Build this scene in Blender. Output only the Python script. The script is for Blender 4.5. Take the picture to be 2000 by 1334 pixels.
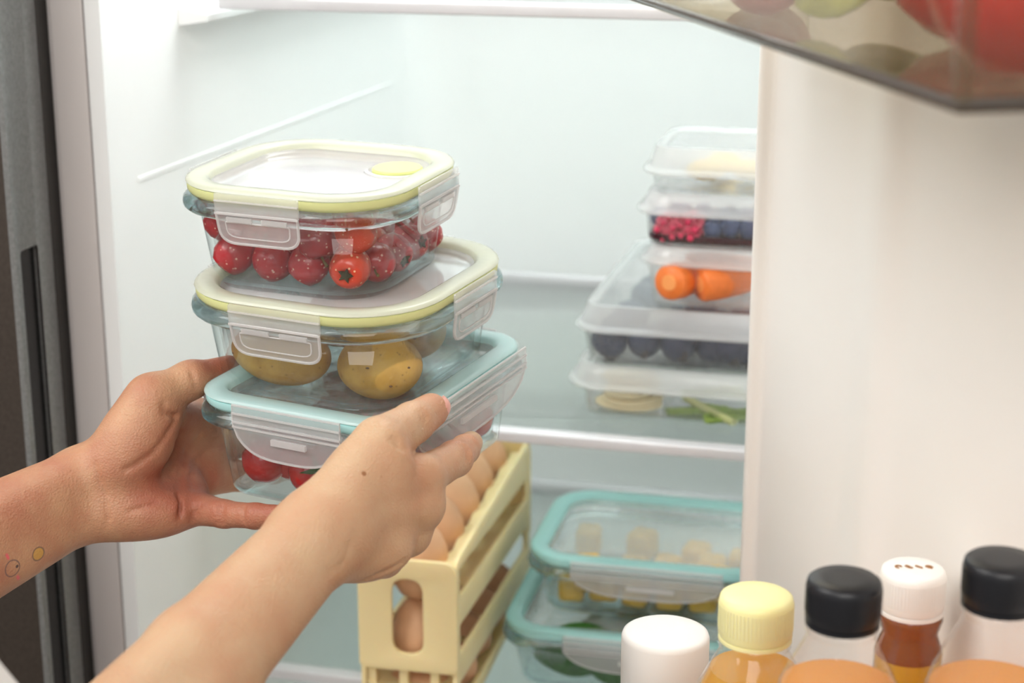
import bpy, bmesh, math, random
import numpy as np
from mathutils import Vector, Matrix

# ------------------------------------------------------------------ camera, world, lights
SC = bpy.context.scene
for o in list(bpy.data.objects): bpy.data.objects.remove(o)
COL = SC.collection
FPX, TH, PSI, ZC = 3493.0, math.radians(16.2), math.radians(14.0), 1.45
cam_d = bpy.data.cameras.new('camera'); cam = bpy.data.objects.new('camera', cam_d); COL.objects.link(cam)
cam_d.sensor_width = 36.0; cam_d.lens = FPX * 36.0 / 2000.0
cam_d.clip_start = 0.02; cam_d.clip_end = 50
cam.location = (0, 0, ZC)
cam.rotation_euler = (math.pi / 2 - TH, 0, PSI)
cam_d.dof.use_dof = True; cam_d.dof.focus_distance = 0.875; cam_d.dof.aperture_fstop = 8.0
SC.camera = cam
SC.view_settings.view_transform = 'Standard'; SC.view_settings.look = 'None'
SC.view_settings.gamma = 1.0; SC.view_settings.use_curve_mapping = False
SC.view_settings.exposure = 0.0
cy = SC.cycles
cy.use_denoising = True; cy.max_bounces = 9; cy.transmission_bounces = 8; cy.transparent_max_bounces = 18; cy.use_adaptive_sampling = True; cy.adaptive_threshold = 0.1; cy.adaptive_min_samples = 10
cy.glossy_bounces = 4; cy.diffuse_bounces = 4; cy.blur_glossy = 0.8; cy.sample_clamp_indirect = 6.0
cy.caustics_reflective = False; cy.caustics_refractive = True

W = bpy.data.worlds.new('kitchen_air'); SC.world = W; W.use_nodes = True
W.node_tree.nodes['Background'].inputs[0].default_value = (1.0, 0.96, 0.91, 1)
W.node_tree.nodes['Background'].inputs[1].default_value = 0.52

def area(name, loc, target, sx, sy, power, color):
    l = bpy.data.lights.new(name, 'AREA'); l.shape = 'RECTANGLE'; l.size = sx; l.size_y = sy
    l.energy = power; l.color = color
    o = bpy.data.objects.new(name, l); COL.objects.link(o); o.location = loc
    d = Vector(target) - Vector(loc); o.rotation_euler = d.to_track_quat('-Z', 'Y').to_euler()
    return o
area('kitchen_key_light', (0.15, -1.2, 2.5), (-0.25, 0.9, 1.15), 1.5, 1.1, 31.0, (1.0, 0.965, 0.92))  # unseen softbox key added above and behind the camera, for hands and door
area('kitchen_left_fill', (-1.5, 0.0, 2.6), (-0.2, 0.8, 1.2), 1.2, 1.2, 30.0, (1.0, 0.98, 0.95))  # unseen fill from the left, powered up to brighten the open door

# ------------------------------------------------------------------ pixel -> place helpers (frame 2000 x 1334)
FW = np.array([-math.sin(PSI) * math.cos(TH), math.cos(PSI) * math.cos(TH), -math.sin(TH)])
RT = np.array([math.cos(PSI), math.sin(PSI), 0.0]); UP = np.cross(RT, FW); CAM = np.array([0, 0, ZC])
def ray(px, py): return FW + RT * (px - 1000) / FPX - UP * (py - 667) / FPX
def at(px, py, d): return CAM + ray(px, py) * d
def on(px, py, ax, v):
    r = ray(px, py); return CAM + r * ((v - CAM[ax]) / r[ax])
V = Vector
R = math.radians

# ------------------------------------------------------------------ materials
MATS = {}
def lin(c):
    return tuple(((v / 255) / 12.92 if v / 255 <= 0.04045 else ((v / 255 + 0.055) / 1.055) ** 2.4) for v in c)
def new_mat(name):
    m = bpy.data.materials.new(name); m.use_nodes = True; MATS[name] = m
    nt = m.node_tree; b = nt.nodes['Principled BSDF']
    return m, nt, b
def N(nt, typ, **kw):
    n = nt.nodes.new(typ)
    for k, v in kw.items():
        if k.startswith('i_'): n.inputs[k[2:].replace('_', ' ')].default_value = v
        else: setattr(n, k, v)
    return n
def pm(name, rgb, rough=0.5, metal=0.0, trans=0.0, ior=1.45, sss=0.0, sssr=(1, .4, .2), scale=0.004, coat=0.0, bump=None, var=0.0, varscale=60, alpha=1.0, spec=0.5):
    m, nt, b = new_mat(name)
    c = lin(rgb) + (1,)
    b.inputs['Base Color'].default_value = c
    b.inputs['Roughness'].default_value = rough; b.inputs['Metallic'].default_value = metal
    b.inputs['Transmission Weight'].default_value = trans; b.inputs['IOR'].default_value = ior
    b.inputs['Coat Weight'].default_value = coat; b.inputs['Alpha'].default_value = alpha
    b.inputs['Specular IOR Level'].default_value = spec
    if sss:
        b.inputs['Subsurface Weight'].default_value = sss; b.inputs['Subsurface Radius'].default_value = sssr
        b.inputs['Subsurface Scale'].default_value = scale
    tc = N(nt, 'ShaderNodeTexCoord')
    if var:
        nz = N(nt, 'ShaderNodeTexNoise'); nz.inputs['Scale'].default_value = varscale; nz.inputs['Detail'].default_value = 4
        nt.links.new(tc.outputs['Object'], nz.inputs['Vector'])
        mx = N(nt, 'ShaderNodeMix', data_type='RGBA', blend_type='MULTIPLY')
        mx.inputs[0].default_value = 1.0
        rp = N(nt, 'ShaderNodeMapRange'); rp.inputs['To Min'].default_value = 1 - var; rp.inputs['To Max'].default_value = 1 + var * 0.6
        rp.inputs['From Min'].default_value = .3; rp.inputs['From Max'].default_value = .7
        nt.links.new(nz.outputs['Fac'], rp.inputs['Value'])
        mx.inputs[6].default_value = c; nt.links.new(rp.outputs[0], mx.inputs[7]); nt.links.new(mx.outputs[2], b.inputs['Base Color'])
    if bump:
        nz = N(nt, 'ShaderNodeTexNoise'); nz.inputs['Scale'].default_value = bump[0]; nz.inputs['Detail'].default_value = 3
        nt.links.new(tc.outputs['Object'], nz.inputs['Vector'])
        bp = N(nt, 'ShaderNodeBump'); bp.inputs['Strength'].default_value = bump[1]; bp.inputs['Distance'].default_value = bump[2]
        nt.links.new(nz.outputs['Fac'], bp.inputs['Height']); nt.links.new(bp.outputs[0], b.inputs['Normal'])
    return m
def thin(name, rgb, opac=0.25, rough=0.2, tint=(255, 255, 255), gloss=True, transl=0.5):
    """translucent plastic or thin clear sheet: straight-through light, some scattering, a surface reflection"""
    m, nt, b = new_mat(name); nt.nodes.remove(b); out = nt.nodes['Material Output']
    t = N(nt, 'ShaderNodeBsdfTransparent'); t.inputs[0].default_value = lin(tint) + (1,)
    d = N(nt, 'ShaderNodeBsdfDiffuse'); d.inputs[0].default_value = lin(rgb) + (1,)
    tl = N(nt, 'ShaderNodeBsdfTranslucent'); tl.inputs[0].default_value = lin(rgb) + (1,)
    a = N(nt, 'ShaderNodeMixShader'); a.inputs[0].default_value = transl
    nt.links.new(d.outputs[0], a.inputs[1]); nt.links.new(tl.outputs[0], a.inputs[2])
    s = N(nt, 'ShaderNodeMixShader'); s.inputs[0].default_value = opac
    nt.links.new(t.outputs[0], s.inputs[1]); nt.links.new(a.outputs[0], s.inputs[2])
    g = N(nt, 'ShaderNodeBsdfGlossy'); g.inputs['Roughness'].default_value = rough
    lw = N(nt, 'ShaderNodeLayerWeight'); lw.inputs[0].default_value = .5      # Schlick reflectance, the same from both sides of the sheet
    pw = N(nt, 'ShaderNodeMath', operation='POWER'); pw.inputs[1].default_value = 5.0; nt.links.new(lw.outputs['Facing'], pw.inputs[0])
    fr = N(nt, 'ShaderNodeMath', operation='MULTIPLY_ADD'); fr.inputs[1].default_value = .9; fr.inputs[2].default_value = .035; nt.links.new(pw.outputs[0], fr.inputs[0])
    s2 = N(nt, 'ShaderNodeMixShader'); nt.links.new(fr.outputs[0], s2.inputs[0])
    nt.links.new(s.outputs[0], s2.inputs[1]); nt.links.new(g.outputs[0], s2.inputs[2])
    nt.links.new(s2.outputs[0], out.inputs['Surface'])
    return m
def glass(name, rgb=(255, 255, 255), absorb=(190, 235, 238), dens=14.0, clear=0.25):
    m, nt, b = new_mat(name); nt.nodes.remove(b); out = nt.nodes['Material Output']
    g = N(nt, 'ShaderNodeBsdfGlass'); g.inputs['Color'].default_value = lin(rgb) + (1,); g.inputs['IOR'].default_value = 1.48; g.inputs['Roughness'].default_value = 0.0
    tr_ = N(nt, 'ShaderNodeBsdfTransparent'); mxs = N(nt, 'ShaderNodeMixShader'); mxs.inputs[0].default_value = clear
    nt.links.new(g.outputs[0], mxs.inputs[1]); nt.links.new(tr_.outputs[0], mxs.inputs[2]); nt.links.new(mxs.outputs[0], out.inputs['Surface'])
    va = N(nt, 'ShaderNodeVolumeAbsorption'); va.inputs['Color'].default_value = lin(absorb) + (1,); va.inputs['Density'].default_value = dens
    nt.links.new(va.outputs[0], out.inputs['Volume'])
    return m

# ------------------------------------------------------------------ object helpers
def link(o, parent=None):
    COL.objects.link(o)
    if parent is not None: o.parent = parent
    return o
def mobj(name, verts, faces, mat, parent=None, sharp=40, smooth=True):
    me = bpy.data.meshes.new(name); me.from_pydata([tuple(v) for v in verts], [], faces); me.validate(); 
    bm = bmesh.new(); bm.from_mesh(me); bmesh.ops.recalc_face_normals(bm, faces=bm.faces); bm.to_mesh(me); bm.free()
    if smooth:
        me.shade_smooth()
        if sharp < 180: me.set_sharp_from_angle(angle=R(sharp))
    me.materials.append(mat if not isinstance(mat, str) else MATS[mat])
    return link(bpy.data.objects.new(name, me), parent)
def dupmesh(name, src, parent=None, mat=None):
    o = bpy.data.objects.new(name, src.data); link(o, parent); return o
def empty(name, loc=(0, 0, 0), rot=(0, 0, 0), parent=None):
    o = bpy.data.objects.new(name, None); o.empty_display_size = 0.02; link(o, parent); o.location = loc; o.rotation_euler = rot
    return o
def tag(o, label, cat, group=None, kind=None):
    o['label'] = label; o['category'] = cat
    if group: o['group'] = group
    if kind: o['kind'] = kind
    return o
def structure(o, label=None):
    o['kind'] = 'structure'
    if label: o['label'] = label
    return o

def rr(w, d, r, n=8):
    r = max(min(r, w / 2 - 1e-4, d / 2 - 1e-4), 1e-4); pts = []
    for cx, cyy, a0 in ((w/2-r, d/2-r, 0), (-w/2+r, d/2-r, 90), (-w/2+r, -d/2+r, 180), (w/2-r, -d/2+r, 270)):
        for i in range(n + 1):
            a = R(a0 + 90 * i / n); pts.append((cx + r * math.cos(a), cyy + r * math.sin(a)))
    return pts
def loft(loops, cap0=True, cap1=True, ring=False):
    n = len(loops[0]); verts = [p for l in loops for p in l]; faces = []; m = len(loops)
    for i in range(m if ring else m - 1):
        a, b = i * n, ((i + 1) % m) * n
        for j in range(n):
            k = (j + 1) % n; faces.append((a + j, a + k, b + k, b + j))
    if not ring:
        if cap0: faces.append(tuple(range(n))[::-1])
        if cap1: faces.append(tuple(range((m - 1) * n, m * n)))
    return verts, faces
def rrloft(w, d, r, prof, cap0=True, cap1=True, ring=False, n=8):
    """prof: list of (inset, z)"""
    return loft([[(x, y, z) for x, y in rr(w - 2 * i, d - 2 * i, max(r - i, 0.005), n)] for i, z in prof], cap0, cap1, ring)
def lathe(prof, n=32, cap=True):
    loops = [[(r * math.cos(2 * math.pi * j / n), r * math.sin(2 * math.pi * j / n), z) for j in range(n)] for r, z in prof]
    return loft(loops, cap, cap)
def box(x0, x1, y0, y1, z0, z1):
    v = [(x, y, z) for x in (x0, x1) for y in (y0, y1) for z in (z0, z1)]
    f = [(0, 1, 3, 2), (4, 6, 7, 5), (0, 4, 5, 1), (2, 3, 7, 6), (0, 2, 6, 4), (1, 5, 7, 3)]
    return v, f
def bbox(name, x0, x1, y0, y1, z0, z1, mat, parent=None, bev=0.0, seg=2):
    v, f = box(x0, x1, y0, y1, z0, z1)
    o = mobj(name, v, f, mat, parent, sharp=35)
    if bev:
        bm = bmesh.new(); bm.from_mesh(o.data)
        bmesh.ops.bevel(bm, geom=list(bm.edges), offset=bev, segments=seg, profile=0.5, affect='EDGES'); bm.to_mesh(o.data); bm.free()
        o.data.shade_smooth(); o.data.set_sharp_from_angle(angle=R(50))
    return o
def join(parts):
    vs, fs = [], []
    for v, f in parts:
        k = len(vs); vs += list(v); fs += [tuple(i + k for i in q) for q in f]
    return vs, fs
def xf(vf, M):
    return [tuple(M @ V(p)) for p in vf[0]], vf[1]
def tube(pts, rad, n=8, closed=False):
    pts = [V(p) for p in pts]; loops = []; m = len(pts); up0 = None
    for i, p in enumerate(pts):
        a = pts[(i - 1) % m] if (closed or i > 0) else p; b = pts[(i + 1) % m] if (closed or i < m - 1) else p
        t = (b - a).normalized()
        u = up0 if up0 is not None else (V((0, 0, 1)) if abs(t.z) < .9 else V((1, 0, 0)))
        s = t.cross(u).normalized(); u2 = s.cross(t).normalized(); up0 = u2
        r = rad[i] if isinstance(rad, (list, tuple)) else rad
        loops.append([tuple(p + (s * math.cos(2 * math.pi * j / n) + u2 * math.sin(2 * math.pi * j / n)) * r) for j in range(n)])
    return loft(loops, ring=closed)
def plate(outline, holes, t, M=None, bev=0.0):
    """flat polygon with holes (x, y), thickness t along z, as verts/faces"""
    cu = bpy.data.curves.new('tmp', 'CURVE'); cu.dimensions = '2D'; cu.fill_mode = 'BOTH'; cu.extrude = t / 2; cu.bevel_depth = bev; cu.bevel_resolution = 1
    for loop in [outline] + list(holes):
        s = cu.splines.new('POLY'); s.points.add(len(loop) - 1); s.use_cyclic_u = True
        for q, p in zip(s.points, loop): q.co = (p[0], p[1], 0, 1)
    ob = bpy.data.objects.new('tmp', cu); COL.objects.link(ob)
    dg = bpy.context.evaluated_depsgraph_get(); me = bpy.data.meshes.new_from_object(ob.evaluated_get(dg))
    bm = bmesh.new(); bm.from_mesh(me); bmesh.ops.remove_doubles(bm, verts=bm.verts, dist=1e-6); bm.verts.ensure_lookup_table()
    vs = [v.co.copy() for v in bm.verts]; fs = [tuple(v.index for v in f.verts) for f in bm.faces]; bm.free()
    bpy.data.objects.remove(ob); bpy.data.curves.remove(cu); bpy.data.meshes.remove(me)
    if M is not None: vs = [M @ v for v in vs]
    return [tuple(v) for v in vs], fs
def rpoly(pts, rads, n=6):
    """round the corners of a polygon"""
    out = []; m = len(pts)
    for i in range(m):
        p = V(pts[i]); a = V(pts[i - 1]); b = V(pts[(i + 1) % m]); r = rads[i] if isinstance(rads, (list, tuple)) else rads
        if r <= 0: out.append(tuple(p)); continue
        da, db = (a - p), (b - p); ra = min(r, da.length * .49); rb = min(r, db.length * .49)
        A, B = p + da.normalized() * ra, p + db.normalized() * rb
        for k in range(n + 1):
            t = k / n; out.append(tuple(A * (1 - t) ** 2 + p * 2 * t * (1 - t) + B * t * t))
    return out
def ico(rad, sub=3, jit=0.0, seed=0, scale=(1, 1, 1)):
    bm = bmesh.new(); bmesh.ops.create_icosphere(bm, subdivisions=sub, radius=1.0)
    rng = random.Random(seed); ph = [(rng.uniform(1.5, 3.5), rng.uniform(0, 6), V((rng.gauss(0, 1), rng.gauss(0, 1), rng.gauss(0, 1))).normalized()) for _ in range(5)]
    vs = []
    for v in bm.verts:
        s = 1 + jit * sum(math.sin(k * 1.3 * v.co.dot(d) + p) for k, p, d in ph) / 2.5
        vs.append((v.co.x * rad * scale[0] * s, v.co.y * rad * scale[1] * s, v.co.z * rad * scale[2] * s))
    fs = [tuple(v.index for v in f.verts) for f in bm.faces]; bm.free(); return vs, fs
def pack(fixed, n, rad, w, d, z0, ztop, taper=0.0, seed=1, it=300, radf=None):
    """loose packing of spheres inside a box: fixed ones stay, the others settle without overlap"""
    rng = np.random.default_rng(seed); nf = len(fixed)
    P = np.array(list(fixed) + [(rng.uniform(-w/2, w/2), rng.uniform(-d/2, d/2), rng.uniform(z0, ztop)) for _ in range(n)], float)
    rr_ = np.full(len(P), rad) if radf is None else np.array(radf)
    for k in range(it):
        P[nf:, 2] -= 0.0006 * (1 - k / it)
        D = P[:, None] - P[None]; L = np.linalg.norm(D, axis=2) + 1e-9; ov = (rr_[:, None] + rr_[None]) - L
        np.fill_diagonal(ov, 0); ov = np.maximum(ov, 0)
        mv = (D / L[..., None] * ov[..., None]).sum(1) * 0.45; mv[:nf] = 0
        P += mv
        hz = w / 2 - rr_ , d / 2 - rr_
        P[nf:, 0] = np.clip(P[nf:, 0], -hz[0][nf:], hz[0][nf:]); P[nf:, 1] = np.clip(P[nf:, 1], -hz[1][nf:], hz[1][nf:])
        P[nf:, 2] = np.clip(P[nf:, 2], z0 + rr_[nf:], ztop - rr_[nf:])
    return [V(p) for p in P]

# ------------------------------------------------------------------ material set
pm('liner', (246, 248, 248), 0.38)
pm('door_liner', (240, 236, 231), 0.35)
pm('frame_grey', (202, 196, 194), 0.45)
pm('dark_gap', (44, 41, 39), 0.6)
pm('freezer_steel', (134, 135, 134), 0.48, metal=0.55, bump=(900, 0.35, 0.0006), var=0.18, varscale=420)
pm('freezer_front', (74, 66, 60), 0.42, metal=0.5, bump=(900, 0.3, 0.0005), var=0.15, varscale=400)
pm('black_gloss', (6, 6, 7), 0.25)
pm('shelf_trim', (222, 221, 224), 0.32, metal=0.15)
thin('shelf_glass', (225, 240, 236), 0.04, 0.02, tint=(249, 252, 251))
glass('clear_glass', absorb=(120, 215, 226), dens=20.0)
glass('base_glass', absorb=(120, 215, 226), dens=22.0, clear=0.62)
thin('glass_wall', (235, 245, 245), 0.015, 0.01, tint=(250, 254, 254))
thin('lid_painted_sheen', (250, 250, 252), 0.42, 0.06, transl=.3)  # frosting, whitened to stand for the bright wall's reflection on the lid
thin('lid_painted_sheen_teal', (246, 250, 250), 0.26, 0.06, transl=.3)  # weaker version of the same painted-in white reflection
thin('lime_rim', (243, 245, 232), 0.90, 0.22)
thin('teal_rim', (224, 246, 245), 0.80, 0.22)
thin('teal_rim_deep', (204, 245, 242), 0.85, 0.25)
pm('lime_gasket', (224, 228, 162), 0.4)
pm('teal_gasket', (182, 234, 234), 0.4)
thin('clip_plastic', (246, 245, 246), 0.28, 0.2)
thin('clip_edge', (246, 244, 244), 0.60, 0.2)
pm('lime_button', (214, 224, 140), 0.4)
thin('tub_body', (244, 246, 246), 0.07, 0.25)
thin('tub_lid', (249, 251, 251), 0.42, 0.2)
thin('bin_smoke', (222, 212, 192), 0.045, 0.05, tint=(240, 235, 225))
thin('bin_edge', (120, 112, 104), 0.75, 0.15, tint=(200, 190, 180))
thin('bottle_pet', (250, 247, 242), 0.07, 0.05)
pm('white_cap', (243, 240, 235), 0.4, sss=0.2, sssr=(1, 1, 1), scale=0.004)
pm('yellow_cap', (240, 234, 172), 0.42, sss=0.3, sssr=(1, 1, .5), scale=0.004)
pm('black_cap', (24, 25, 30), 0.38)
pm('cap_ink', (150, 104, 60), 0.6)
thin('orange_juice', (255, 196, 88), 0.80, 0.05, tint=(255, 214, 130), transl=.6)
thin('amber_juice', (252, 204, 62), 0.60, 0.05, tint=(255, 220, 120), transl=.6)
thin('gold_oil', (236, 196, 50), 0.60, 0.05, tint=(250, 215, 80))
thin('brown_oil', (168, 98, 22), 0.62, 0.05, tint=(230, 150, 60))
pm('rack_cream', (240, 219, 166), 0.42, sss=0.25, sssr=(1, .7, .35), scale=0.006)
pm('egg_shell', (226, 178, 138), 0.55, var=0.06, varscale=90, bump=(900, .08, .0004))
pm('sleeve_cotton', (232, 230, 228), 0.9, bump=(1500, .3, .0004))
pm('floor_tile', (150, 142, 134), 0.5)
pm('kitchen_wall', (214, 208, 200), 0.7)
pm('plum_skin', (40, 50, 78), 0.55, var=0.45, varscale=70)
pm('plum_dark', (48, 40, 44), 0.6, var=0.4, varscale=120)
pm('brown_bit', (120, 90, 66), 0.7)
pm('carrot', (244, 128, 56), 0.42, var=0.12, varscale=120)
pm('carrot_core', (246, 160, 92), 0.45)
pm('raspberry', (214, 60, 96), 0.45)
pm('blueberry', (52, 72, 116), 0.55, var=0.25, varscale=120)
pm('berry_juice', (58, 8, 22), 0.2)
pm('cheese_slice', (236, 222, 180), 0.5)
pm('celery', (150, 178, 88), 0.45, var=0.15, varscale=90)
pm('celery_pale', (206, 212, 150), 0.45)
pm('mango', (232, 182, 64), 0.42, var=0.12, varscale=140)
pm('spinach', (52, 104, 34), 0.5, var=0.35, varscale=80, bump=(120, .5, .002))
pm('corn_yellow', (240, 205, 110), 0.5)
pm('lettuce', (186, 196, 90), 0.5, var=0.25, varscale=60)
pm('pink_radish', (214, 120, 116), 0.4)
pm('stem_green', (64, 92, 34), 0.55)
pm('stem_brown', (110, 86, 40), 0.6)
pm('calyx_dark', (62, 54, 34), 0.8)
pm('nail', (222, 158, 142), 0.28)
def speckled(name, rgb, dot, rough=.3, scale=330.0, thr=.22):
    m, nt, b = new_mat(name); b.inputs['Roughness'].default_value = rough
    tc = N(nt, 'ShaderNodeTexCoord'); vo = N(nt, 'ShaderNodeTexVoronoi'); vo.inputs['Scale'].default_value = scale
    oi = N(nt, 'ShaderNodeObjectInfo'); ad = N(nt, 'ShaderNodeVectorMath', operation='ADD')
    nt.links.new(tc.outputs['Object'], ad.inputs[0]); nt.links.new(oi.outputs['Random'], ad.inputs[1])
    nt.links.new(ad.outputs[0], vo.inputs['Vector'])
    mr = N(nt, 'ShaderNodeMapRange'); mr.inputs['From Min'].default_value = thr - .06; mr.inputs['From Max'].default_value = thr + .02; mr.inputs['To Min'].default_value = 1; mr.inputs['To Max'].default_value = 0
    nt.links.new(vo.outputs['Distance'], mr.inputs['Value'])
    nz = N(nt, 'ShaderNodeTexNoise'); nz.inputs['Scale'].default_value = 70; nt.links.new(ad.outputs[0], nz.inputs['Vector'])
    cr = N(nt, 'ShaderNodeMix', data_type='RGBA'); cr.inputs[6].default_value = lin(rgb[0]) + (1,); cr.inputs[7].default_value = lin(rgb[1]) + (1,)
    nt.links.new(nz.outputs['Fac'], cr.inputs[0])
    mx = N(nt, 'ShaderNodeMix', data_type='RGBA'); mx.inputs[7].default_value = lin(dot) + (1,)
    ml = N(nt, 'ShaderNodeMath', operation='MULTIPLY'); ml.inputs[1].default_value = .75; nt.links.new(mr.outputs[0], ml.inputs[0])
    nt.links.new(ml.outputs[0], mx.inputs[0]); nt.links.new(cr.outputs[2], mx.inputs[6]); nt.links.new(mx.outputs[2], b.inputs['Base Color'])
    b.inputs['Coat Weight'].default_value = .25; b.inputs['Coat Roughness'].default_value = .15
    return m
speckled('hawthorn_red', ((196, 26, 36), (150, 14, 26)), (238, 190, 170))
speckled('hawthorn_orange', ((216, 84, 40), (196, 44, 34)), (240, 200, 160))
speckled('tomato_skin', ((204, 24, 26), (180, 16, 22)), (208, 40, 36), rough=.18, scale=200)
speckled('tomato_big', ((236, 56, 40), (206, 28, 28)), (220, 60, 40), rough=.2, scale=120)
def potato_mat():
    m, nt, b = new_mat('potato_skin'); b.inputs['Roughness'].default_value = .55
    tc = N(nt, 'ShaderNodeTexCoord')
    n1 = N(nt, 'ShaderNodeTexNoise'); n1.inputs['Scale'].default_value = 45; n1.inputs['Detail'].default_value = 6
    n2 = N(nt, 'ShaderNodeTexVoronoi'); n2.inputs['Scale'].default_value = 260
    n3 = N(nt, 'ShaderNodeTexNoise'); n3.inputs['Scale'].default_value = 400; n3.inputs['Detail'].default_value = 4
    for n in (n1, n2, n3): nt.links.new(tc.outputs['Object'], n.inputs['Vector'])
    cr = N(nt, 'ShaderNodeValToRGB'); e = cr.color_ramp.elements
    e[0].position = .25; e[0].color = lin((156, 108, 40)) + (1,); e[1].position = .7; e[1].color = lin((226, 176, 88)) + (1,)
    nt.links.new(n1.outputs['Fac'], cr.inputs[0])
    mr = N(nt, 'ShaderNodeMapRange'); mr.inputs['From Min'].default_value = .08; mr.inputs['From Max'].default_value = .2; mr.inputs['To Min'].default_value = .5; mr.inputs['To Max'].default_value = 0
    nt.links.new(n2.outputs['Distance'], mr.inputs['Value'])
    mx = N(nt, 'ShaderNodeMix', data_type='RGBA'); mx.inputs[7].default_value = lin((112, 76, 34)) + (1,)
    nt.links.new(mr.outputs[0], mx.inputs[0]); nt.links.new(cr.outputs[0], mx.inputs[6]); nt.links.new(mx.outputs[2], b.inputs['Base Color'])
    bp = N(nt, 'ShaderNodeBump'); bp.inputs['Strength'].default_value = .25; bp.inputs['Distance'].default_value = .0006
    nt.links.new(n3.outputs['Fac'], bp.inputs['Height']); nt.links.new(bp.outputs[0], b.inputs['Normal'])
potato_mat()

# ------------------------------------------------------------------ the kitchen around and the refrigerator
YF = 0.979                                    # front plane of the cabinet
structure(bbox('floor', -3, 3, -3, 2.2, -0.02, 0.0, 'floor_tile'))
structure(bbox('wall_back', -3, 3, 1.72, 1.8, 0, 2.6, 'kitchen_wall'))
fridge = empty('refrigerator', (-0.55, 1.3, 0.0))
tag(fridge, 'open side-by-side refrigerator with white interior and dark steel freezer door', 'refrigerator')
def fr(o):                                    # hand a part built in world space to the refrigerator
    o.parent = fridge; o.matrix_parent_inverse = Matrix.Translation(fridge.location).inverted(); return o
def extrude_plan(pts, z0, z1):
    return loft([[(x, y, z0) for x, y in pts], [(x, y, z1) for x, y in pts]])
inner = rpoly([(-0.4995, YF), (-0.470, 1.53), (-0.090, 1.53), (-0.060, YF)], [0.004, .05, .05, .004], 8)
plan = inner + [(-0.030, YF), (-0.030, 1.66), (-0.5055, 1.66), (-0.5055, YF)]
fr(mobj('inner_liner', *extrude_plan(plan, 0.30, 1.80), 'liner', sharp=30))
fr(bbox('liner_ceiling', -0.52, -0.03, YF + .01, 1.66, 1.80, 1.86, 'liner'))
fr(bbox('liner_floor', -0.52, -0.03, YF + .01, 1.66, 0.68, 0.72, 'liner'))
fr(bbox('front_frame', -0.5285, -0.5068, YF, 1.68, 0.10, 1.90, 'frame_grey', bev=.0012))
fr(bbox('frame_seam', -0.5070, -0.5054, YF + .002, 1.60, 0.10, 1.90, 'dark_gap'))
fr(bbox('cabinet_top', -1.0, 0.02, YF + .004, 1.68, 1.862, 1.90, 'frame_grey'))
fr(bbox('cabinet_side', 0.0, 0.02, YF + .004, 1.68, 0.05, 1.862, 'frame_grey'))
fr(bbox('cabinet_base', -1.0, 0.02, YF + .03, 1.68, 0.0, 0.10, 'dark_gap'))
fr(bbox('freezer_cabinet', -1.0, -0.5290, YF + .004, 1.68, 0.10, 1.862, 'frame_grey'))
fr(bbox('freezer_gasket', -0.98, -0.5310, 0.9685, YF + .004, 0.12, 1.86, 'dark_gap', bev=.002))
XD = -0.5325
fz = fr(bbox('freezer_door', -1.0, XD - .0022, 0.9245, 0.9685, 0.12, 1.86, 'freezer_front', bev=.0015))
Myz = Matrix(((0, 0, 1, 0), (1, 0, 0, 0), (0, 1, 0, 0), (0, 0, 0, 1)))
slot = rpoly([(0.9300, 0.55), (0.9505, 0.55), (0.9505, 1.2055), (0.9300, 1.2055)], .0025, 4)
side = mobj('door_side_panel', *plate([(0.9246, 0.12), (0.9680, 0.12), (0.9680, 1.86), (0.9246, 1.86)], [slot], .003, Matrix.Translation((XD - .0011, 0, 0)) @ Myz, bev=.0004), 'freezer_steel', sharp=30)
side.parent = fz; side.matrix_parent_inverse = fridge.matrix_world.inverted() if False else Matrix.Translation((0, 0, 0))
side.data.transform(Matrix.Identity(4))
pk = mobj('handle_pocket', *join([box(XD - .0024, XD - .0018, .9302, .9503, .5502, 1.2053)]), 'black_gloss'); pk.parent = fz
rim = mobj('pocket_rim', *tube([(XD + .0002, y, z) for y, z in slot], .0007, 6, True), 'black_gloss'); rim.parent = fz
lamp = fr(bbox('lamp_housing', -0.42, -0.14, 1.10, 1.42, 1.786, 1.80, 'liner', bev=.003))
l = area('refrigerator_lamp', (-0.28, 1.26, 1.783), (-0.28, 1.26, 0.5), 0.26, 0.30, 2.6, (0.97, 1.0, 1.0))
fr(bbox('side_fill_cover', -0.0800, -0.0600, 1.185, 1.215, 0.74, 1.30, 'liner', bev=.003))  # cover for the added fill strip, hidden by the open door
area('refrigerator_side_fill', (-0.0815, 1.20, 1.0), (-0.5, 1.17, 0.98), 0.024, 0.52, 0.45, (1.0, 0.99, 0.94))  # added unseen strip: lifts the lower shelves, lights the egg rack sideways
# shelf ribs pressed into the left wall
def wx(y): return -0.4995 + (y - YF) / (1.53 - YF) * 0.0295
def rib(name, z, y0, y1, h, mat='liner', out=.005):
    v, f = loft([[(wx(y) - .003, y, z - h), (wx(y) + out, y, z - h * .4), (wx(y) + out, y, z + h * .3), (wx(y) - .003, y, z + h)] for y in (y0, y1)])
    return fr(mobj(name, v, f, mat, sharp=20))
zr = on(557, 241, 0, -0.486)
rib('shelf_rib', zr[2], 1.02, 1.47, .004, out=.0007)
rib('shelf_rib', 1.3285, 1.085, 1.47, .006, out=.02)
rib('shelf_rib', 1.0495, 1.085, 1.47, .006, out=.02)
rib('shelf_rib', 0.8555, 1.0, 1.47, .006, out=.02)

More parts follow.
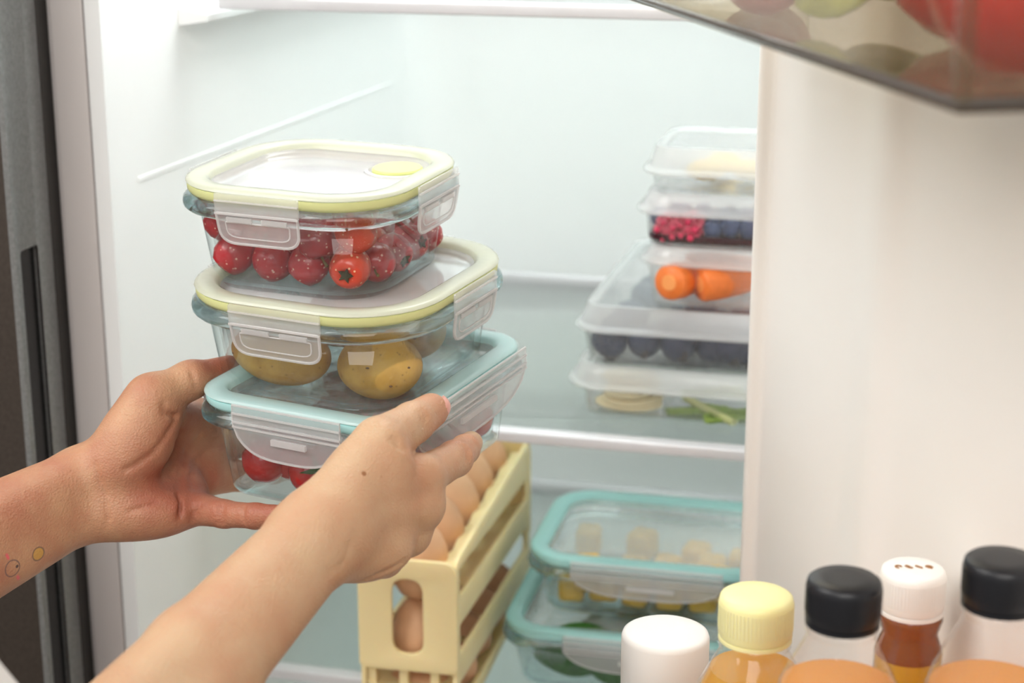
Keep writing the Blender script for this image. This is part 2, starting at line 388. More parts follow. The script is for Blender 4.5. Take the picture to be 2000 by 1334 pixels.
# right-hand door, swung open past square, carries the door bins
HX = np.array([-0.083, 0.95]); DN = np.array([-0.8988, -0.4384]); DR = np.array([0.4384, -0.8988])
MD = Matrix(((DR[0], -DN[0], 0, HX[0]), (DR[1], -DN[1], 0, HX[1]), (0, 0, 1, 0), (0, 0, 0, 1)))
def dpt(x, y, z): return MD @ V((x, y, z))
prof = rpoly([(-.036, .055), (-.036, -.003), (-.0335, -.009), (-.0290, -.009), (-.027, -.001), (.090, 0.0), (.118, -.004), (.132, -.004), (.150, 0.0), (.420, 0.0), (.424, -.014), (.442, -.014), (.446, 0.0), (.446, .055)], [0, .003, .003, .003, .004, .01, .01, .01, .01, .004, .003, .003, .002, 0], 5)
v, f = loft([[tuple(dpt(x, y, .12)) for x, y in prof], [tuple(dpt(x, y, 1.86)) for x, y in prof]])
dr = fr(mobj('refrigerator_door', v, f, 'door_liner', sharp=40))
v, f = loft([[tuple(dpt(x, y, z)) for x, y in ((-.04, .0555), (.45, .0555), (.45, .075), (-.04, .075))] for z in (.12, 1.86)])
o = mobj('door_skin', v, f, 'freezer_front', sharp=30); o.parent = dr

# shelves
def shelf(name, z, label, xl=-0.478, back=True):
    e = empty(name, (-0.28, 1.30, z)); tag(e, label, 'shelf')
    def pp(o): o.parent = e; o.matrix_parent_inverse = Matrix.Translation(e.location).inverted(); return o
    pp(bbox('glass_pane', xl + .002, -0.085, 1.103, 1.494, z - .0046, z - .0006, 'shelf_glass', bev=.0006))
    pp(bbox('front_trim', xl, -0.083, 1.092, 1.1045, z - .0070, z + .0008, 'shelf_trim', bev=.0012))
    pp(bbox('back_trim', xl, -0.083, 1.493, 1.504, z - .0060, z + .0062, 'shelf_trim', bev=.0018))
    return e
ZM = 1.0596; ZU = 1.3405; ZL = 0.8650
shelf('glass_shelf', ZM, 'glass shelf with grey front trim under the stacked plastic tubs')
shelf('glass_shelf', ZU, 'glass shelf with pale front trim at the top edge, above the held stack', xl=-0.4690)
shelf('glass_shelf', ZL, 'lower glass shelf under the egg rack and teal-lidded boxes')

# ------------------------------------------------------------------ glass boxes with clip lids
def frame_matrix(c, yaw, tx=0.0, ty=0.0):
    """tilted, turned frame with origin c: z is the stack normal"""
    n = V((-math.tan(tx), -math.tan(ty), 1)).normalized(); x = V((math.cos(yaw), math.sin(yaw), 0)); x = (x - n * x.dot(n)).normalized(); y = n.cross(x)
    return Matrix(((x.x, y.x, n.x, c[0]), (x.y, y.y, n.y, c[1]), (x.z, y.z, n.z, c[2]), (0, 0, 0, 1)))
def clip_mesh(w, zt, zb, style):
    """a locking tab hanging from the lid edge; plate in the xz plane, outside towards -y"""
    if style == 'tab':
        zm = zt - .0105
        o1 = rpoly([(-w/2, zm), (w/2, zm), (w/2, zt), (-w/2, zt)], [0, 0, .001, .001], 3)
        w2 = w * .94
        o2 = rpoly([(-w2/2 - .0008, zm + .0004), (-w2/2, zb), (w2/2, zb), (w2/2 + .0008, zm + .0004)], [.001, .009, .009, .001], 6)
        A = plate(o1, [], .0012); B = plate(o2, [], .0010)
        edge = tube([(p[0], p[1], -.0002) for p in o2], .00085, 6, True)
        i2 = rpoly([(-w2/2 + .004, zm - .004), (-w2/2 + .0045, zb + .0035), (w2/2 - .0045, zb + .0035), (w2/2 - .004, zm - .004)], [.001, .007, .007, .001], 5)
        edge2 = tube([(p[0], p[1], -.0006) for p in i2], .0004, 5, True)
        ridges = [xf(box(-w*.36, -w*.06, zm - .0035, zm - .0012, -.0014, 0), Matrix.Identity(4)), xf(box(w*.06, w*.36, zm - .0035, zm - .0012, -.0014, 0), Matrix.Identity(4))]
        hinge = [box(-w/2, w/2, zt - .0042, zt - .0034, -.0012, 0), box(-w/2, w/2, zm - .0002, zm + .0008, -.0012, 0)]
        pv = V((0, zm, 0)); T = Matrix.Translation(pv) @ Matrix.Rotation(R(-9), 4, 'X') @ Matrix.Translation(-pv)
        plates = join([A, xf(B, T)]); edges = join([xf(edge, T), xf(edge2, T)] + [xf(r, T) for r in ridges] + hinge)
    else:
        n = 26; o2 = [(-w/2, zt), (-w/2, zt - .010)]
        for k in range(n + 1):
            t = k / n; x = -w/2 + w * t; o2.append((x, zt - .010 - (zt - .010 - zb) * (1 - abs(2 * t - 1) ** 3.2) ** .62))
        o2 += [(w/2, zt - .010), (w/2, zt)]
        B = plate(o2, [], .0011); plates = B
        edge = tube([(p[0], p[1], 0) for p in o2], .0007, 6, True)
        bars = [box(-w/2, w/2, zt - .0045, zt - .0036, -.0012, 0), box(-w/2, w/2, zt - .0090, zt - .0080, -.0012, 0), box(-w/2, w/2, zt - .0115, zt - .0107, -.0012, 0), box(-w*.13, w*.19, zt - .0170, zt - .0140, -.0020, 0)]
        edges = join([edge] + bars)
    Mx = Matrix(((1, 0, 0, 0), (0, 0, 1, 0), (0, 1, 0, 0), (0, 0, 0, 1)))
    return xf(plates, Mx), xf(edges, Mx)
def glass_box(name, M, w, d, r, h, scheme, label, clips, button=None, group=None):
    """box of thick clear glass, base at z=0, lid top at z=h"""
    e = empty(name); e.matrix_world = M; tag(e, label, 'food container', group)
    hb = h - .0078; rec = .0070 if scheme == 'lime' else .0098
    wall = [(.0136, .0050), (.0086, hb - .0108), (.0120, hb - .0100), (.0170, .0062)]
    mobj('glass_wall', *rrloft(w, d, r, wall, n=10, cap0=False, cap1=False), 'glass_wall', e, sharp=180)
    flange = [(.0086, hb - .0107), (.0070, hb - .0092), (.0018, hb - .0080), (.0002, hb - .0064), (.0, hb - .0045), (.0006, hb - .0024), (.0026, hb - .0006), (.0052, hb), (.0082, hb - .0009), (.0112, hb - .0045), (.0120, hb - .0099)]
    mobj('glass_rim', *rrloft(w, d, r, flange, ring=True, n=10), 'clear_glass', e, sharp=80)
    base = [(.0265, 0.0012), (.0225, 0.0), (.0190, .0005), (.0158, .0022), (.0136, .0049), (.0150, .0060), (.0170, .0061), (.0190, .0050), (.0235, .0043), (.031, .0040)]
    mobj('glass_base', *rrloft(w, d, r, base, n=10), 'base_glass', e, sharp=80)
    rim, gask, clear = {'lime': ('lime_rim', 'lime_gasket', 'lid_painted_sheen'), 'teal': ('teal_rim', 'teal_gasket', 'lid_painted_sheen_teal'), 'teal2': ('teal_rim_deep', 'teal_gasket', 'lid_painted_sheen_teal')}[scheme]
    lid = mobj('lid_rim', *rrloft(w - .0034, d - .0034, r - .0017, [(.0012, h - .0026), (.0004, h - .0018), (.0010, h - .0007), (.0030, h), (.0105, h - .0002), (.0125, h - .0012), (.0136, h - .0034), (.0130, h - .0038), (.0118, h - .0036), (.0050, h - .0026)], ring=True, n=10), rim, e, sharp=60)
    mobj('gasket', *rrloft(w - .0034, d - .0034, r - .0017, [(.0046, hb - .0020), (.0024, hb + .0004), (.0012, h - .0060), (.0010, h - .0028), (.0050, h - .0026), (.0118, h - .0036), (.0112, hb - .0014)], ring=True, n=10), gask, lid, sharp=60)
    pn = mobj('lid_panel', *rrloft(w - .0034, d - .0034, r - .0017, [(.0133, h - .0036), (.0150, h - rec + .0012), (.0166, h - rec), (.0200, h - rec)], cap0=False, n=10), clear, lid, sharp=60)
    sm_ = pn.modifiers.new('thick', 'SOLIDIFY'); sm_.thickness = .0009; sm_.offset = 0
    for sd, cw, off, zb in clips:
        style = 'tab' if scheme == 'lime' else 'wide'
        pl, ed = clip_mesh(cw, h - .0012, hb - zb, style)
        ang, dist = {'F': (0, d / 2), 'R': (90, w / 2), 'B': (180, d / 2), 'L': (270, w / 2)}[sd]
        T = Matrix.Rotation(R(ang), 4, 'Z') @ Matrix.Translation((off, -dist - .0006, 0))
        c = mobj('clip', *xf(pl, T), 'clip_plastic', e, sharp=40)
        mobj('clip_edge', *xf(ed, T), 'clip_edge', c, sharp=50)
    if button:
        bx, by, br = button
        T = Matrix.Translation((bx, by, h - rec))
        bt = mobj('vent_button', *xf(lathe([(br, 0), (br, .0016), (br * .94, .0024), (br * .5, .0020), (.0002, .0019)], 36), T), 'lime_button', e, sharp=40)
        mobj('button_ring', *xf(lathe([(br * 1.12, 0), (br * 1.14, .0014), (br * 1.30, .0012), (br * 1.34, 0)], 36, cap=False), T), 'lid_painted_sheen', bt, sharp=60)
    return e
TY = R(3)
def place(c, yaw, h): 
    M = frame_matrix(c, R(yaw), 0, TY); return M @ Matrix.Translation((0, 0, -h))
H1, H2, H3 = .0580, .0585, .0592
M1 = place((-.3183, .8673, 1.2782), -8.4, H1)
M2 = place((-.3009, .8567, 1.2282), -11.2, H2)
M3 = place((-.2890, .8452, 1.1800), -12.7, H3)
W1, D1, R1 = .129, .125, .041
W2, D2, R2 = .1415, .149, .0475
W3, D3, R3 = .125, .154, .026
glass_box('glass_food_box', M1, W1, D1, R1, H1, 'lime', 'topmost held glass box with lime-rimmed lid, round vent button and red hawthorn berries',
          [('F', .047, -.003, .0195), ('R', .047, .004, .0195), ('B', .047, 0, .0195), ('L', .047, 0, .0195)], button=(.030, .028, .0135))
glass_box('glass_food_box', M2, W2, D2, R2, H2, 'lime', 'middle held glass box with lime-rimmed lid, full of potatoes',
          [('F', .052, .001, .0195), ('R', .047, .004, .0195), ('B', .047, 0, .0195), ('L', .047, 0, .0195)])
glass_box('glass_food_box', M3, W3, D3, R3, H3, 'teal', 'lowest held glass box with pale teal lid, full of cherry tomatoes',
          [('F', .062, .001, .0195), ('R', .118, .0, .0195), ('B', .072, 0, .0195), ('L', .110, .0, .0195)])

def local_hit(M, px, py, yl):
    """where the sight line through a pixel meets the plane y = yl of a box frame"""
    Mi = M.inverted(); a = Mi @ V(CAM); b = Mi @ V(at(px, py, 1.0)); t = (yl - a.y) / (b.y - a.y); return a + (b - a) * t

# hawthorn berries
def copy_tree(src, parent=None):
    c = src.copy(); COL.objects.link(c); c.parent = parent
    for ch in list(src.children): copy_tree(ch, c)
    return c
def hawthorn(mat):
    e = empty('hawthorn_berry')
    prof = [(.0022, -.0078), (.0038, -.0092), (.0068, -.0082), (.0093, -.0042), (.0100, .0008), (.0090, .0052), (.0062, .0084), (.0032, .0092), (.0012, .0082), (.0003, .0080)]
    mobj('fruit', *lathe(prof, 28), mat, e, sharp=180)
    star = []
    for k in range(5):
        a = k * 2 * math.pi / 5; star.append((.0042 * math.cos(a), .0042 * math.sin(a))); a += math.pi / 5; star.append((.0018 * math.cos(a), .0018 * math.sin(a)))
    mobj('calyx', *plate(star, [], .0012, Matrix.Translation((0, 0, -.0087))), 'calyx_dark', e)
    mobj('stem', *tube([(0, 0, .0078), (.0006, 0, .0105), (.0022, .0004, .0140)], [.0007, .0006, .0009], 6), 'stem_brown', e)
    return e
hr, ho = hawthorn('hawthorn_red'), hawthorn('hawthorn_orange')
yl = -D1 / 2 + .0135 + .0118
front = [(458, 495, 'r', (-40, 20, -20), 'red hawthorn berry at the lower left corner of the top box'),
         (533, 511, 'r', (10, -20, 30), 'red hawthorn berry second from left in the lowest front row'),
         (604, 522, 'r', (-20, 30, 0), 'red hawthorn berry third from left in the lowest front row'),
         (684, 523, 'o', (-82, 0, 12), 'orange-red hawthorn berry at lower right showing its dark star calyx'),
         (421, 430, 'r', (30, -40, 0), 'red hawthorn berry high at the left wall of the top box'),
         (492, 462, 'o', (-30, 20, 0), 'orange-tinged hawthorn berry behind the left half of the front clip'),
         (556, 470, 'r', (20, 60, 10), 'red hawthorn berry behind the right half of the front clip'),
         (621, 468, 'r', (160, 20, 0), 'red speckled hawthorn berry just right of the front clip'),
         (695, 453, 'o', (20, -20, 0), 'bright orange hawthorn berry in the upper front row')]
fixed = []
for i, (px, py, k, rot, lab) in enumerate(front):
    y = yl + (.004 if i in (1, 2) else 0) + (.002 if i > 3 else 0) + (.011 if i in (5, 6) else 0)
    p = local_hit(M1, px, py, y); p.z = max(p.z, .0050 + .0100); p.x = min(max(p.x, -W1/2 + .0255), W1/2 - .0255); fixed.append(p)
pts = pack(fixed, 20, .0098, W1 - .030, D1 - .030, .0055, .0475, seed=4)
used = {}
def put(proto, M, p, rot, sc=1.0):
    first = proto.name not in used
    used[proto.name] = 1
    o = proto if first else copy_tree(proto)
    o.matrix_world = M @ Matrix.Translation(p) @ V((0, 0, 0)).to_track_quat('Z', 'Y').to_matrix().to_4x4() @ Matrix.Rotation(R(rot[2]), 4, 'Z') @ Matrix.Rotation(R(rot[0]), 4, 'X') @ Matrix.Rotation(R(rot[1]), 4, 'Y') @ Matrix.Scale(sc, 4)
    return o
rnd = random.Random(5)
for i, p in enumerate(pts):
    if i < len(front):
        px, py, k, rot, lab = front[i]; o = put(hr if k == 'r' else ho, M1, p, rot, 1.06); tag(o, lab, 'berry', 'hawthorn berries in the top box')
    else:
        o = put(hr if rnd.random() < .8 else ho, M1, p, (rnd.uniform(0, 180), rnd.uniform(0, 360), rnd.uniform(0, 360)), 1.0)
        tag(o, 'red hawthorn berry packed behind the front row of the top box', 'berry', 'hawthorn berries in the top box')

# potatoes
def potato(name, M, p, sc, rot, seed, label, eyes=4):
    e = empty(name); e.matrix_world = M @ Matrix.Translation(p) @ Matrix.Rotation(R(rot[2]), 4, 'Z') @ Matrix.Rotation(R(rot[1]), 4, 'Y')
    mobj('skin', *ico(1.0, 5, .035, seed, sc), 'potato_skin', e, sharp=180)
    rg = random.Random(seed); ev = []
    for k in range(eyes):
        d_ = V((rg.uniform(-1, 1), rg.uniform(-1, .2), rg.uniform(-.6, .9))).normalized()
        q = V((d_.x * sc[0], d_.y * sc[1], d_.z * sc[2]))
        mobj('eye', *xf(ico(.0007, 1, 0, 0, (1.5, 1.2, .8)), Matrix.Translation(q)), 'brown_bit', e)
    tag(e, label, 'potato', 'potatoes in the middle box'); return e
yp = -D2 / 2 + .016
p = local_hit(M2, 551, 690, yp + .020); potato('potato', M2, p, (.0275, .0175, .0155), (0, 4, 3), 3, 'long brown potato lying behind the front clip of the middle box')
p = local_hit(M2, 742, 714, yp + .0235); potato('potato', M2, p, (.0208, .0195, .0168), (0, 5, 20), 8, 'round tan potato with dark eyes at the front of the middle box')
potato('potato', M2, V((.030, .010, .0265)), (.0190, .0190, .0170), (0, 0, 70), 12, 'potato at the right wall of the middle box, behind the round one')
potato('potato', M2, V((-.012, .012, .0255)), (.020, .0170, .0170), (0, 0, 10), 17, 'potato lying behind the long one in the middle box')
potato('potato', M2, V((.000, .046, .0255)), (.0235, .0150, .0160), (0, 0, -15), 21, 'potato at the back of the middle box')

# cherry tomatoes
def tomato(rad, mat='tomato_skin', name='cherry_tomato'):
    e = empty(name); k = rad
    prof = [(.02 * k, -.93 * k), (.35 * k, -.90 * k), (.75 * k, -.66 * k), (.98 * k, -.15 * k), (1.0 * k, .12 * k), (.90 * k, .52 * k), (.62 * k, .82 * k), (.34 * k, .93 * k), (.14 * k, .88 * k), (.02 * k, .84 * k)]
    mobj('fruit', *lathe(prof, 28), mat, e, sharp=180)
    lv = []
    for j in range(5):
        a = j * 2 * math.pi / 5
        T = Matrix.Rotation(a, 4, 'Z')
        lv.append(xf(loft([[(0, -.09 * k, .90 * k), (0, .09 * k, .90 * k)], [(.34 * k, -.11 * k, .99 * k), (.34 * k, .11 * k, .99 * k)], [(.62 * k, -.05 * k, .93 * k), (.62 * k, .05 * k, .93 * k)], [(.84 * k, -.01 * k, .99 * k), (.84 * k, .01 * k, .99 * k)]], False, False), T))
    lv.append(tube([(0, 0, .84 * k), (.03 * k, 0, 1.05 * k), (.15 * k, .05 * k, 1.3 * k)], [.08 * k, .06 * k, .08 * k], 6))
    mobj('calyx', *join(lv), 'stem_green', e, sharp=60)
    return e
ct = tomato(.0120)
yt = -D3 / 2 + .017 + .013
front = [(494, 916, (60, 30, 80), 'cherry tomato at lower left of the lowest box, side on'), (574, 940, (75, 60, 10), 'cherry tomato with green calyx turned to the front, beside the right hand'),
         (456, 872, (-60, -40, -50), 'cherry tomato with brown-green calyx against the left wall of the lowest box')]
fixed = []
for i, (px, py, rot, lab) in enumerate(front):
    q = local_hit(M3, px, py, yt + (0, .010, .016)[i]); q.z = min(max(q.z, .0045 + .0115), .0460 - .0115); q.x = min(max(q.x, -W3/2 + .028), W3/2 - .028); fixed.append(q)
pts = pack(fixed, 19, .0117, W3 - .032, D3 - .032, .0048, .0460, seed=9)
for i, p in enumerate(pts):
    if i < len(front): rot, lab = front[i][2:]
    else: rot, lab = (rnd.uniform(0, 120), rnd.uniform(0, 60), rnd.uniform(0, 360)), 'cherry tomato packed behind the front ones in the lowest box'
    tag(put(ct, M3, p, rot), lab, 'tomato', 'cherry tomatoes in the lowest box')

# ------------------------------------------------------------------ the person's two arms: one smooth skin surface each, grown from a distance field
class Field:
    def __init__(s, lo, hi, h):
        s.lo = np.array(lo, float); s.h = h; s.n = np.ceil((np.array(hi) - s.lo) / h).astype(int) + 1
        s.F = np.full(s.n, 0.04, np.float32)
    def window(s, lo, hi):
        a = np.clip(np.floor((np.array(lo) - s.lo) / s.h).astype(int), 0, s.n - 1); b = np.clip(np.ceil((np.array(hi) - s.lo) / s.h).astype(int) + 1, 1, s.n)
        ax = [(s.lo[k] + s.h * np.arange(a[k], b[k])).astype(np.float32) for k in range(3)]
        return (slice(a[0], b[0]), slice(a[1], b[1]), slice(a[2], b[2])), ax[0][:, None, None], ax[1][None, :, None], ax[2][None, None, :]
    def merge(s, w, d, k, sub=False):
        f = s.F[w]
        if sub:                                   # smooth subtraction
            hh = np.clip(0.5 - 0.5 * (f + d) / k, 0, 1); s.F[w] = f * (1 - hh) + (-d) * hh + k * hh * (1 - hh)
        else:
            hh = np.clip(0.5 + 0.5 * (f - d) / k, 0, 1); s.F[w] = f * (1 - hh) + d * hh - k * hh * (1 - hh)
    def cone(s, a, b, ra, rb, k=.006, sub=False):
        a, b = np.array(a, float), np.array(b, float); m = max(ra, rb) + k * 2 + .004
        w, X, Y, Z = s.window(np.minimum(a, b) - m, np.maximum(a, b) + m)
        ab = b - a; L = max(ab @ ab, 1e-12)
        t = np.clip(((X - a[0]) * ab[0] + (Y - a[1]) * ab[1] + (Z - a[2]) * ab[2]) / L, 0, 1)
        d = np.sqrt((X - a[0] - t * ab[0]) ** 2 + (Y - a[1] - t * ab[1]) ** 2 + (Z - a[2] - t * ab[2]) ** 2) - (ra + (rb - ra) * t)
        s.merge(w, d.astype(np.float32), k, sub)
    def blob(s, c, axes, rad, k=.008):
        c = np.array(c, float); A = [np.array(a, float) / np.linalg.norm(a) for a in axes]; m = max(rad) + k * 2 + .004
        w, X, Y, Z = s.window(c - m, c + m); k0 = 0; k1 = 0
        for a, r in zip(A, rad):
            q = (X - c[0]) * a[0] + (Y - c[1]) * a[1] + (Z - c[2]) * a[2]; k0 = k0 + (q / r) ** 2; k1 = k1 + (q / r ** 2) ** 2
        k0 = np.sqrt(k0); k1 = np.sqrt(k1) + 1e-6
        s.merge(w, (k0 * (k0 - 1) / k1).astype(np.float32), k)
    def value(s, p):
        q = (np.array(p) - s.lo) / s.h; i = np.clip(q.astype(int), 0, s.n - 2); t = q - i; v = 0
        for dx in (0, 1):
            for dy in (0, 1):
                for dz in (0, 1):
                    v += s.F[i[0] + dx, i[1] + dy, i[2] + dz] * (t[0] if dx else 1 - t[0]) * (t[1] if dy else 1 - t[1]) * (t[2] if dz else 1 - t[2])
        return v
    def surf(s, px, py, d0=.6, d1=1.1):
        """first skin point on a sight line"""
        d = d0
        while d < d1:
            v = s.value(at(px, py, d))
            if v < 0: return at(px, py, d)
            d += max(v * .6, .0004)
        return None
    def crease(s, pix, rad=.0010, k=.0016, sink=.0002):
        P = [s.surf(*p) for p in pix]; P = [p for p in P if p is not None]
        P = [p - ray(*pix[0]) * sink for p in P]
        for a, b in zip(P[:-1], P[1:]): s.cone(a, b, rad, rad, k, sub=True)
    def mesh(s, smooth=3):
        """surface nets"""
        F = s.F; S = F < 0; n = F.shape
        c = np.zeros(np.array(n) - 1, np.uint8)
        for dx in (0, 1):
            for dy in (0, 1):
                for dz in (0, 1): c += S[dx:n[0]-1+dx, dy:n[1]-1+dy, dz:n[2]-1+dz]
        act = (c > 0) & (c < 8); I = np.argwhere(act); idx = np.full(act.shape, -1, np.int32); idx[act] = np.arange(len(I))
        P = np.zeros((len(I), 3)); cnt = np.zeros(len(I)); x, y, z = I.T
        cor = [(a, b, cc) for a in (0, 1) for b in (0, 1) for cc in (0, 1)]
        for a in cor:
            for ax in range(3):
                if a[ax]: continue
                b = list(a); b[ax] = 1
                fa = F[x + a[0], y + a[1], z + a[2]]; fb = F[x + b[0], y + b[1], z + b[2]]
                m = (fa < 0) != (fb < 0); t = np.where(m, fa / np.where(np.abs(fa - fb) < 1e-9, 1, fa - fb), 0)
                q = np.tile(np.array(a, float), (len(I), 1)); q[:, ax] += t
                P[m] += q[m]; cnt[m] += 1
        P = s.lo + (I + P / cnt[:, None]) * s.h
        Q = []
        for ax in range(3):
            o = [k for k in range(3) if k != ax]
            sl0 = [slice(1, -1)] * 3; sl1 = [slice(1, -1)] * 3; sl0[ax] = slice(0, -1); sl1[ax] = slice(1, None)
            A = S[tuple(sl0)]; B = S[tuple(sl1)]; E = np.argwhere(A != B); fl = A[A != B]
            base = E.copy()
            for k in o: base[:, k] += 1
            def cell(d0, d1):
                g = base.copy(); g[:, o[0]] -= d0; g[:, o[1]] -= d1; return idx[g[:, 0], g[:, 1], g[:, 2]]
            q = np.stack([cell(1, 1), cell(0, 1), cell(0, 0), cell(1, 0)], 1)
            if ax == 1: fl = ~fl
            q[~fl] = q[~fl][:, ::-1]; Q.append(q)
        Q = np.concatenate(Q); Q = Q[(Q >= 0).all(1)]
        for _ in range(smooth):
            acc = np.zeros_like(P); ct_ = np.zeros(len(P))
            for k in range(4):
                for j in (Q[:, (k + 1) % 4], Q[:, (k - 1) % 4]):
                    np.add.at(acc, Q[:, k], P[j]); np.add.at(ct_, Q[:, k], 1)
            P = P * .45 + acc / np.maximum(ct_, 1)[:, None] * .55
        return P, Q

def skin_mat(name, base, red, spots, redness_center=None, palm=0.0):
    """skin with mottling, pores and small drawn marks; spots: (point, radius, colour, ring colour or None, softness)"""
    m, nt, b = new_mat(name)
    tc = N(nt, 'ShaderNodeTexCoord'); n1 = N(nt, 'ShaderNodeTexNoise'); n1.inputs['Scale'].default_value = 38; n1.inputs['Detail'].default_value = 5
    n2 = N(nt, 'ShaderNodeTexNoise'); n2.inputs['Scale'].default_value = 700; n2.inputs['Detail'].default_value = 3
    n3 = N(nt, 'ShaderNodeTexVoronoi'); n3.inputs['Scale'].default_value = 900
    for n in (n1, n2, n3): nt.links.new(tc.outputs['Object'], n.inputs['Vector'])
    mx = N(nt, 'ShaderNodeMix', data_type='RGBA'); mx.inputs[6].default_value = lin(base) + (1,); mx.inputs[7].default_value = lin(red) + (1,)
    mr = N(nt, 'ShaderNodeMapRange'); mr.inputs['From Min'].default_value = .35; mr.inputs['From Max'].default_value = .72; mr.inputs['To Max'].default_value = .75
    nt.links.new(n1.outputs['Fac'], mr.inputs['Value'])
    fac = mr.outputs[0]
    for c, rad, amt in (redness_center or []):
        ds = N(nt, 'ShaderNodeVectorMath', operation='DISTANCE'); ds.inputs[1].default_value = tuple(c); nt.links.new(tc.outputs['Object'], ds.inputs[0])
        r2 = N(nt, 'ShaderNodeMapRange', interpolation_type='SMOOTHSTEP'); r2.inputs['From Min'].default_value = rad; r2.inputs['From Max'].default_value = rad * .2; r2.inputs['To Max'].default_value = amt
        nt.links.new(ds.outputs['Value'], r2.inputs['Value'])
        ad = N(nt, 'ShaderNodeMath', operation='ADD', use_clamp=True); nt.links.new(fac, ad.inputs[0]); nt.links.new(r2.outputs[0], ad.inputs[1]); fac = ad.outputs[0]
    nt.links.new(fac, mx.inputs[0]); col = mx.outputs[2]
    for c, r0, r1, rgb, amt in spots:                      # ring between r0 and r1 (r0 = 0: a disc)
        ds = N(nt, 'ShaderNodeVectorMath', operation='DISTANCE'); ds.inputs[1].default_value = tuple(c); nt.links.new(tc.outputs['Object'], ds.inputs[0])
        a = N(nt, 'ShaderNodeMapRange'); a.inputs['From Min'].default_value = r1 + .00015; a.inputs['From Max'].default_value = r1 - .00025; a.inputs['To Max'].default_value = amt; nt.links.new(ds.outputs['Value'], a.inputs['Value'])
        f_ = a.outputs[0]
        if r0 > 0:
            b2 = N(nt, 'ShaderNodeMapRange'); b2.inputs['From Min'].default_value = r0 - .00025; b2.inputs['From Max'].default_value = r0 + .00015; nt.links.new(ds.outputs['Value'], b2.inputs['Value'])
            ml = N(nt, 'ShaderNodeMath', operation='MULTIPLY'); nt.links.new(f_, ml.inputs[0]); nt.links.new(b2.outputs[0], ml.inputs[1]); f_ = ml.outputs[0]
        sp = N(nt, 'ShaderNodeMix', data_type='RGBA'); sp.inputs[7].default_value = lin(rgb) + (1,); nt.links.new(f_, sp.inputs[0]); nt.links.new(col, sp.inputs[6]); col = sp.outputs[2]
    nt.links.new(col, b.inputs['Base Color'])
    b.inputs['Roughness'].default_value = .5; b.inputs['Specular IOR Level'].default_value = .4
    b.inputs['Subsurface Weight'].default_value = .18; b.inputs['Subsurface Radius'].default_value = (1, .35, .2); b.inputs['Subsurface Scale'].default_value = .004
    ad = N(nt, 'ShaderNodeMath', operation='ADD'); nt.links.new(n2.outputs['Fac'], ad.inputs[0]); nt.links.new(n3.outputs['Distance'], ad.inputs[1])
    bp = N(nt, 'ShaderNodeBump'); bp.inputs['Strength'].default_value = .42; bp.inputs['Distance'].default_value = .0005
    nt.links.new(ad.outputs[0], bp.inputs['Height']); nt.links.new(bp.outputs[0], b.inputs['Normal'])
    return m
def arm_obj(name, field, mat, parent, smooth=3):
    P, Q = field.mesh(smooth)
    me = bpy.data.meshes.new(name); me.vertices.add(len(P)); me.vertices.foreach_set('co', P.ravel().astype(np.float32))
    me.loops.add(Q.size); me.loops.foreach_set('vertex_index', Q.ravel().astype(np.int32))
    me.polygons.add(len(Q)); me.polygons.foreach_set('loop_start', np.arange(0, Q.size, 4, dtype=np.int32))
    me.update(calc_edges=True); me.validate(); me.shade_smooth(); me.materials.append(mat)
    o = bpy.data.objects.new(name, me); link(o, parent); return o

person = empty('person', (0, 0, 0))
tag(person, 'two bare forearms and hands of a person holding the stack of glass boxes', 'person')
def dline(a, b, t): return np.array(a) * (1 - t) + np.array(b) * t

# ---- left hand (palm towards us, thumb up, fingers round the left side of the lowest box)
LW = dict(w=at(165, 962, .905), e=at(-230, 1165, .83), e2=at(-520, 1330, .76))
Lj = {'i': [(212, 912, .915), (385, 820, .962), (455, 812, .990), (512, 800, 1.012), (552, 792, 1.030)],
      'm': [(214, 938, .917), (402, 872, .965), (480, 862, .990), (545, 850, 1.016), (590, 843, 1.036)],
      'r': [(214, 963, .914), (396, 932, .952), (470, 930, .975), (535, 920, .998), (578, 914, 1.015)],
      'p': [(212, 990, .907), (362, 988, .918), (438, 1004, .903), (500, 1008, .892), (546, 1007, .886)]}
Lr = {'i': (.0115, .0112, .0082, .0070, .0060), 'm': (.0118, .0110, .0084, .0072, .0062), 'r': (.0115, .0105, .0080, .0068, .0060), 'p': (.0115, .0098, .0069, .0063, .0054)}
allp = [LW['e2'], LW['w']] + [at(*q) for v in Lj.values() for q in v]
lo = np.min(allp, 0) - .045; hi = np.max(allp, 0) + .045
FL = Field(lo, hi, .0011)
upL = at(165, 880, .905) - LW['w']; upL /= np.linalg.norm(upL)
for sgn in (-1, 1):                                        # forearm: two bones side by side
    FL.cone(LW['w'] + upL * sgn * .0085, LW['e'] + upL * sgn * .0105, .0148, .0215, .012)
    FL.cone(LW['e'] + upL * sgn * .0105, LW['e2'] + upL * sgn * .012, .0215, .027, .012)
FL.cone(LW['w'] + upL * .007, at(*Lj['i'][0]), .0145, .0120, .010); FL.cone(LW['w'] - upL * .008, at(*Lj['p'][0]), .0145, .0122, .010)
for f_, js in Lj.items():
    P = [at(*q) for q in js]; rd = Lr[f_]
    FL.cone(P[0], P[1], rd[0], rd[1], .009)
FL.cone(at(395, 900, .957), at(330, 900, .938), .011, .012, .010)
T = [at(222, 905, .902), at(296, 778, .903), at(372, 742, .914), at(448, 718, .934)]; tr = (.0140, .0115, .0088, .0066)
for k in range(3): FL.cone(T[k], T[k + 1], tr[k], tr[k + 1], .007 if k else .010)
ax1 = T[1] - T[0]; ax3 = at(270, 850, .8) - at(270, 850, .9); ax2 = np.cross(ax1, ax3)
FL.blob(at(268, 862, .903), (ax1, ax2, ax3), (.0275, .0180, .0165), .010)                 # thenar pad
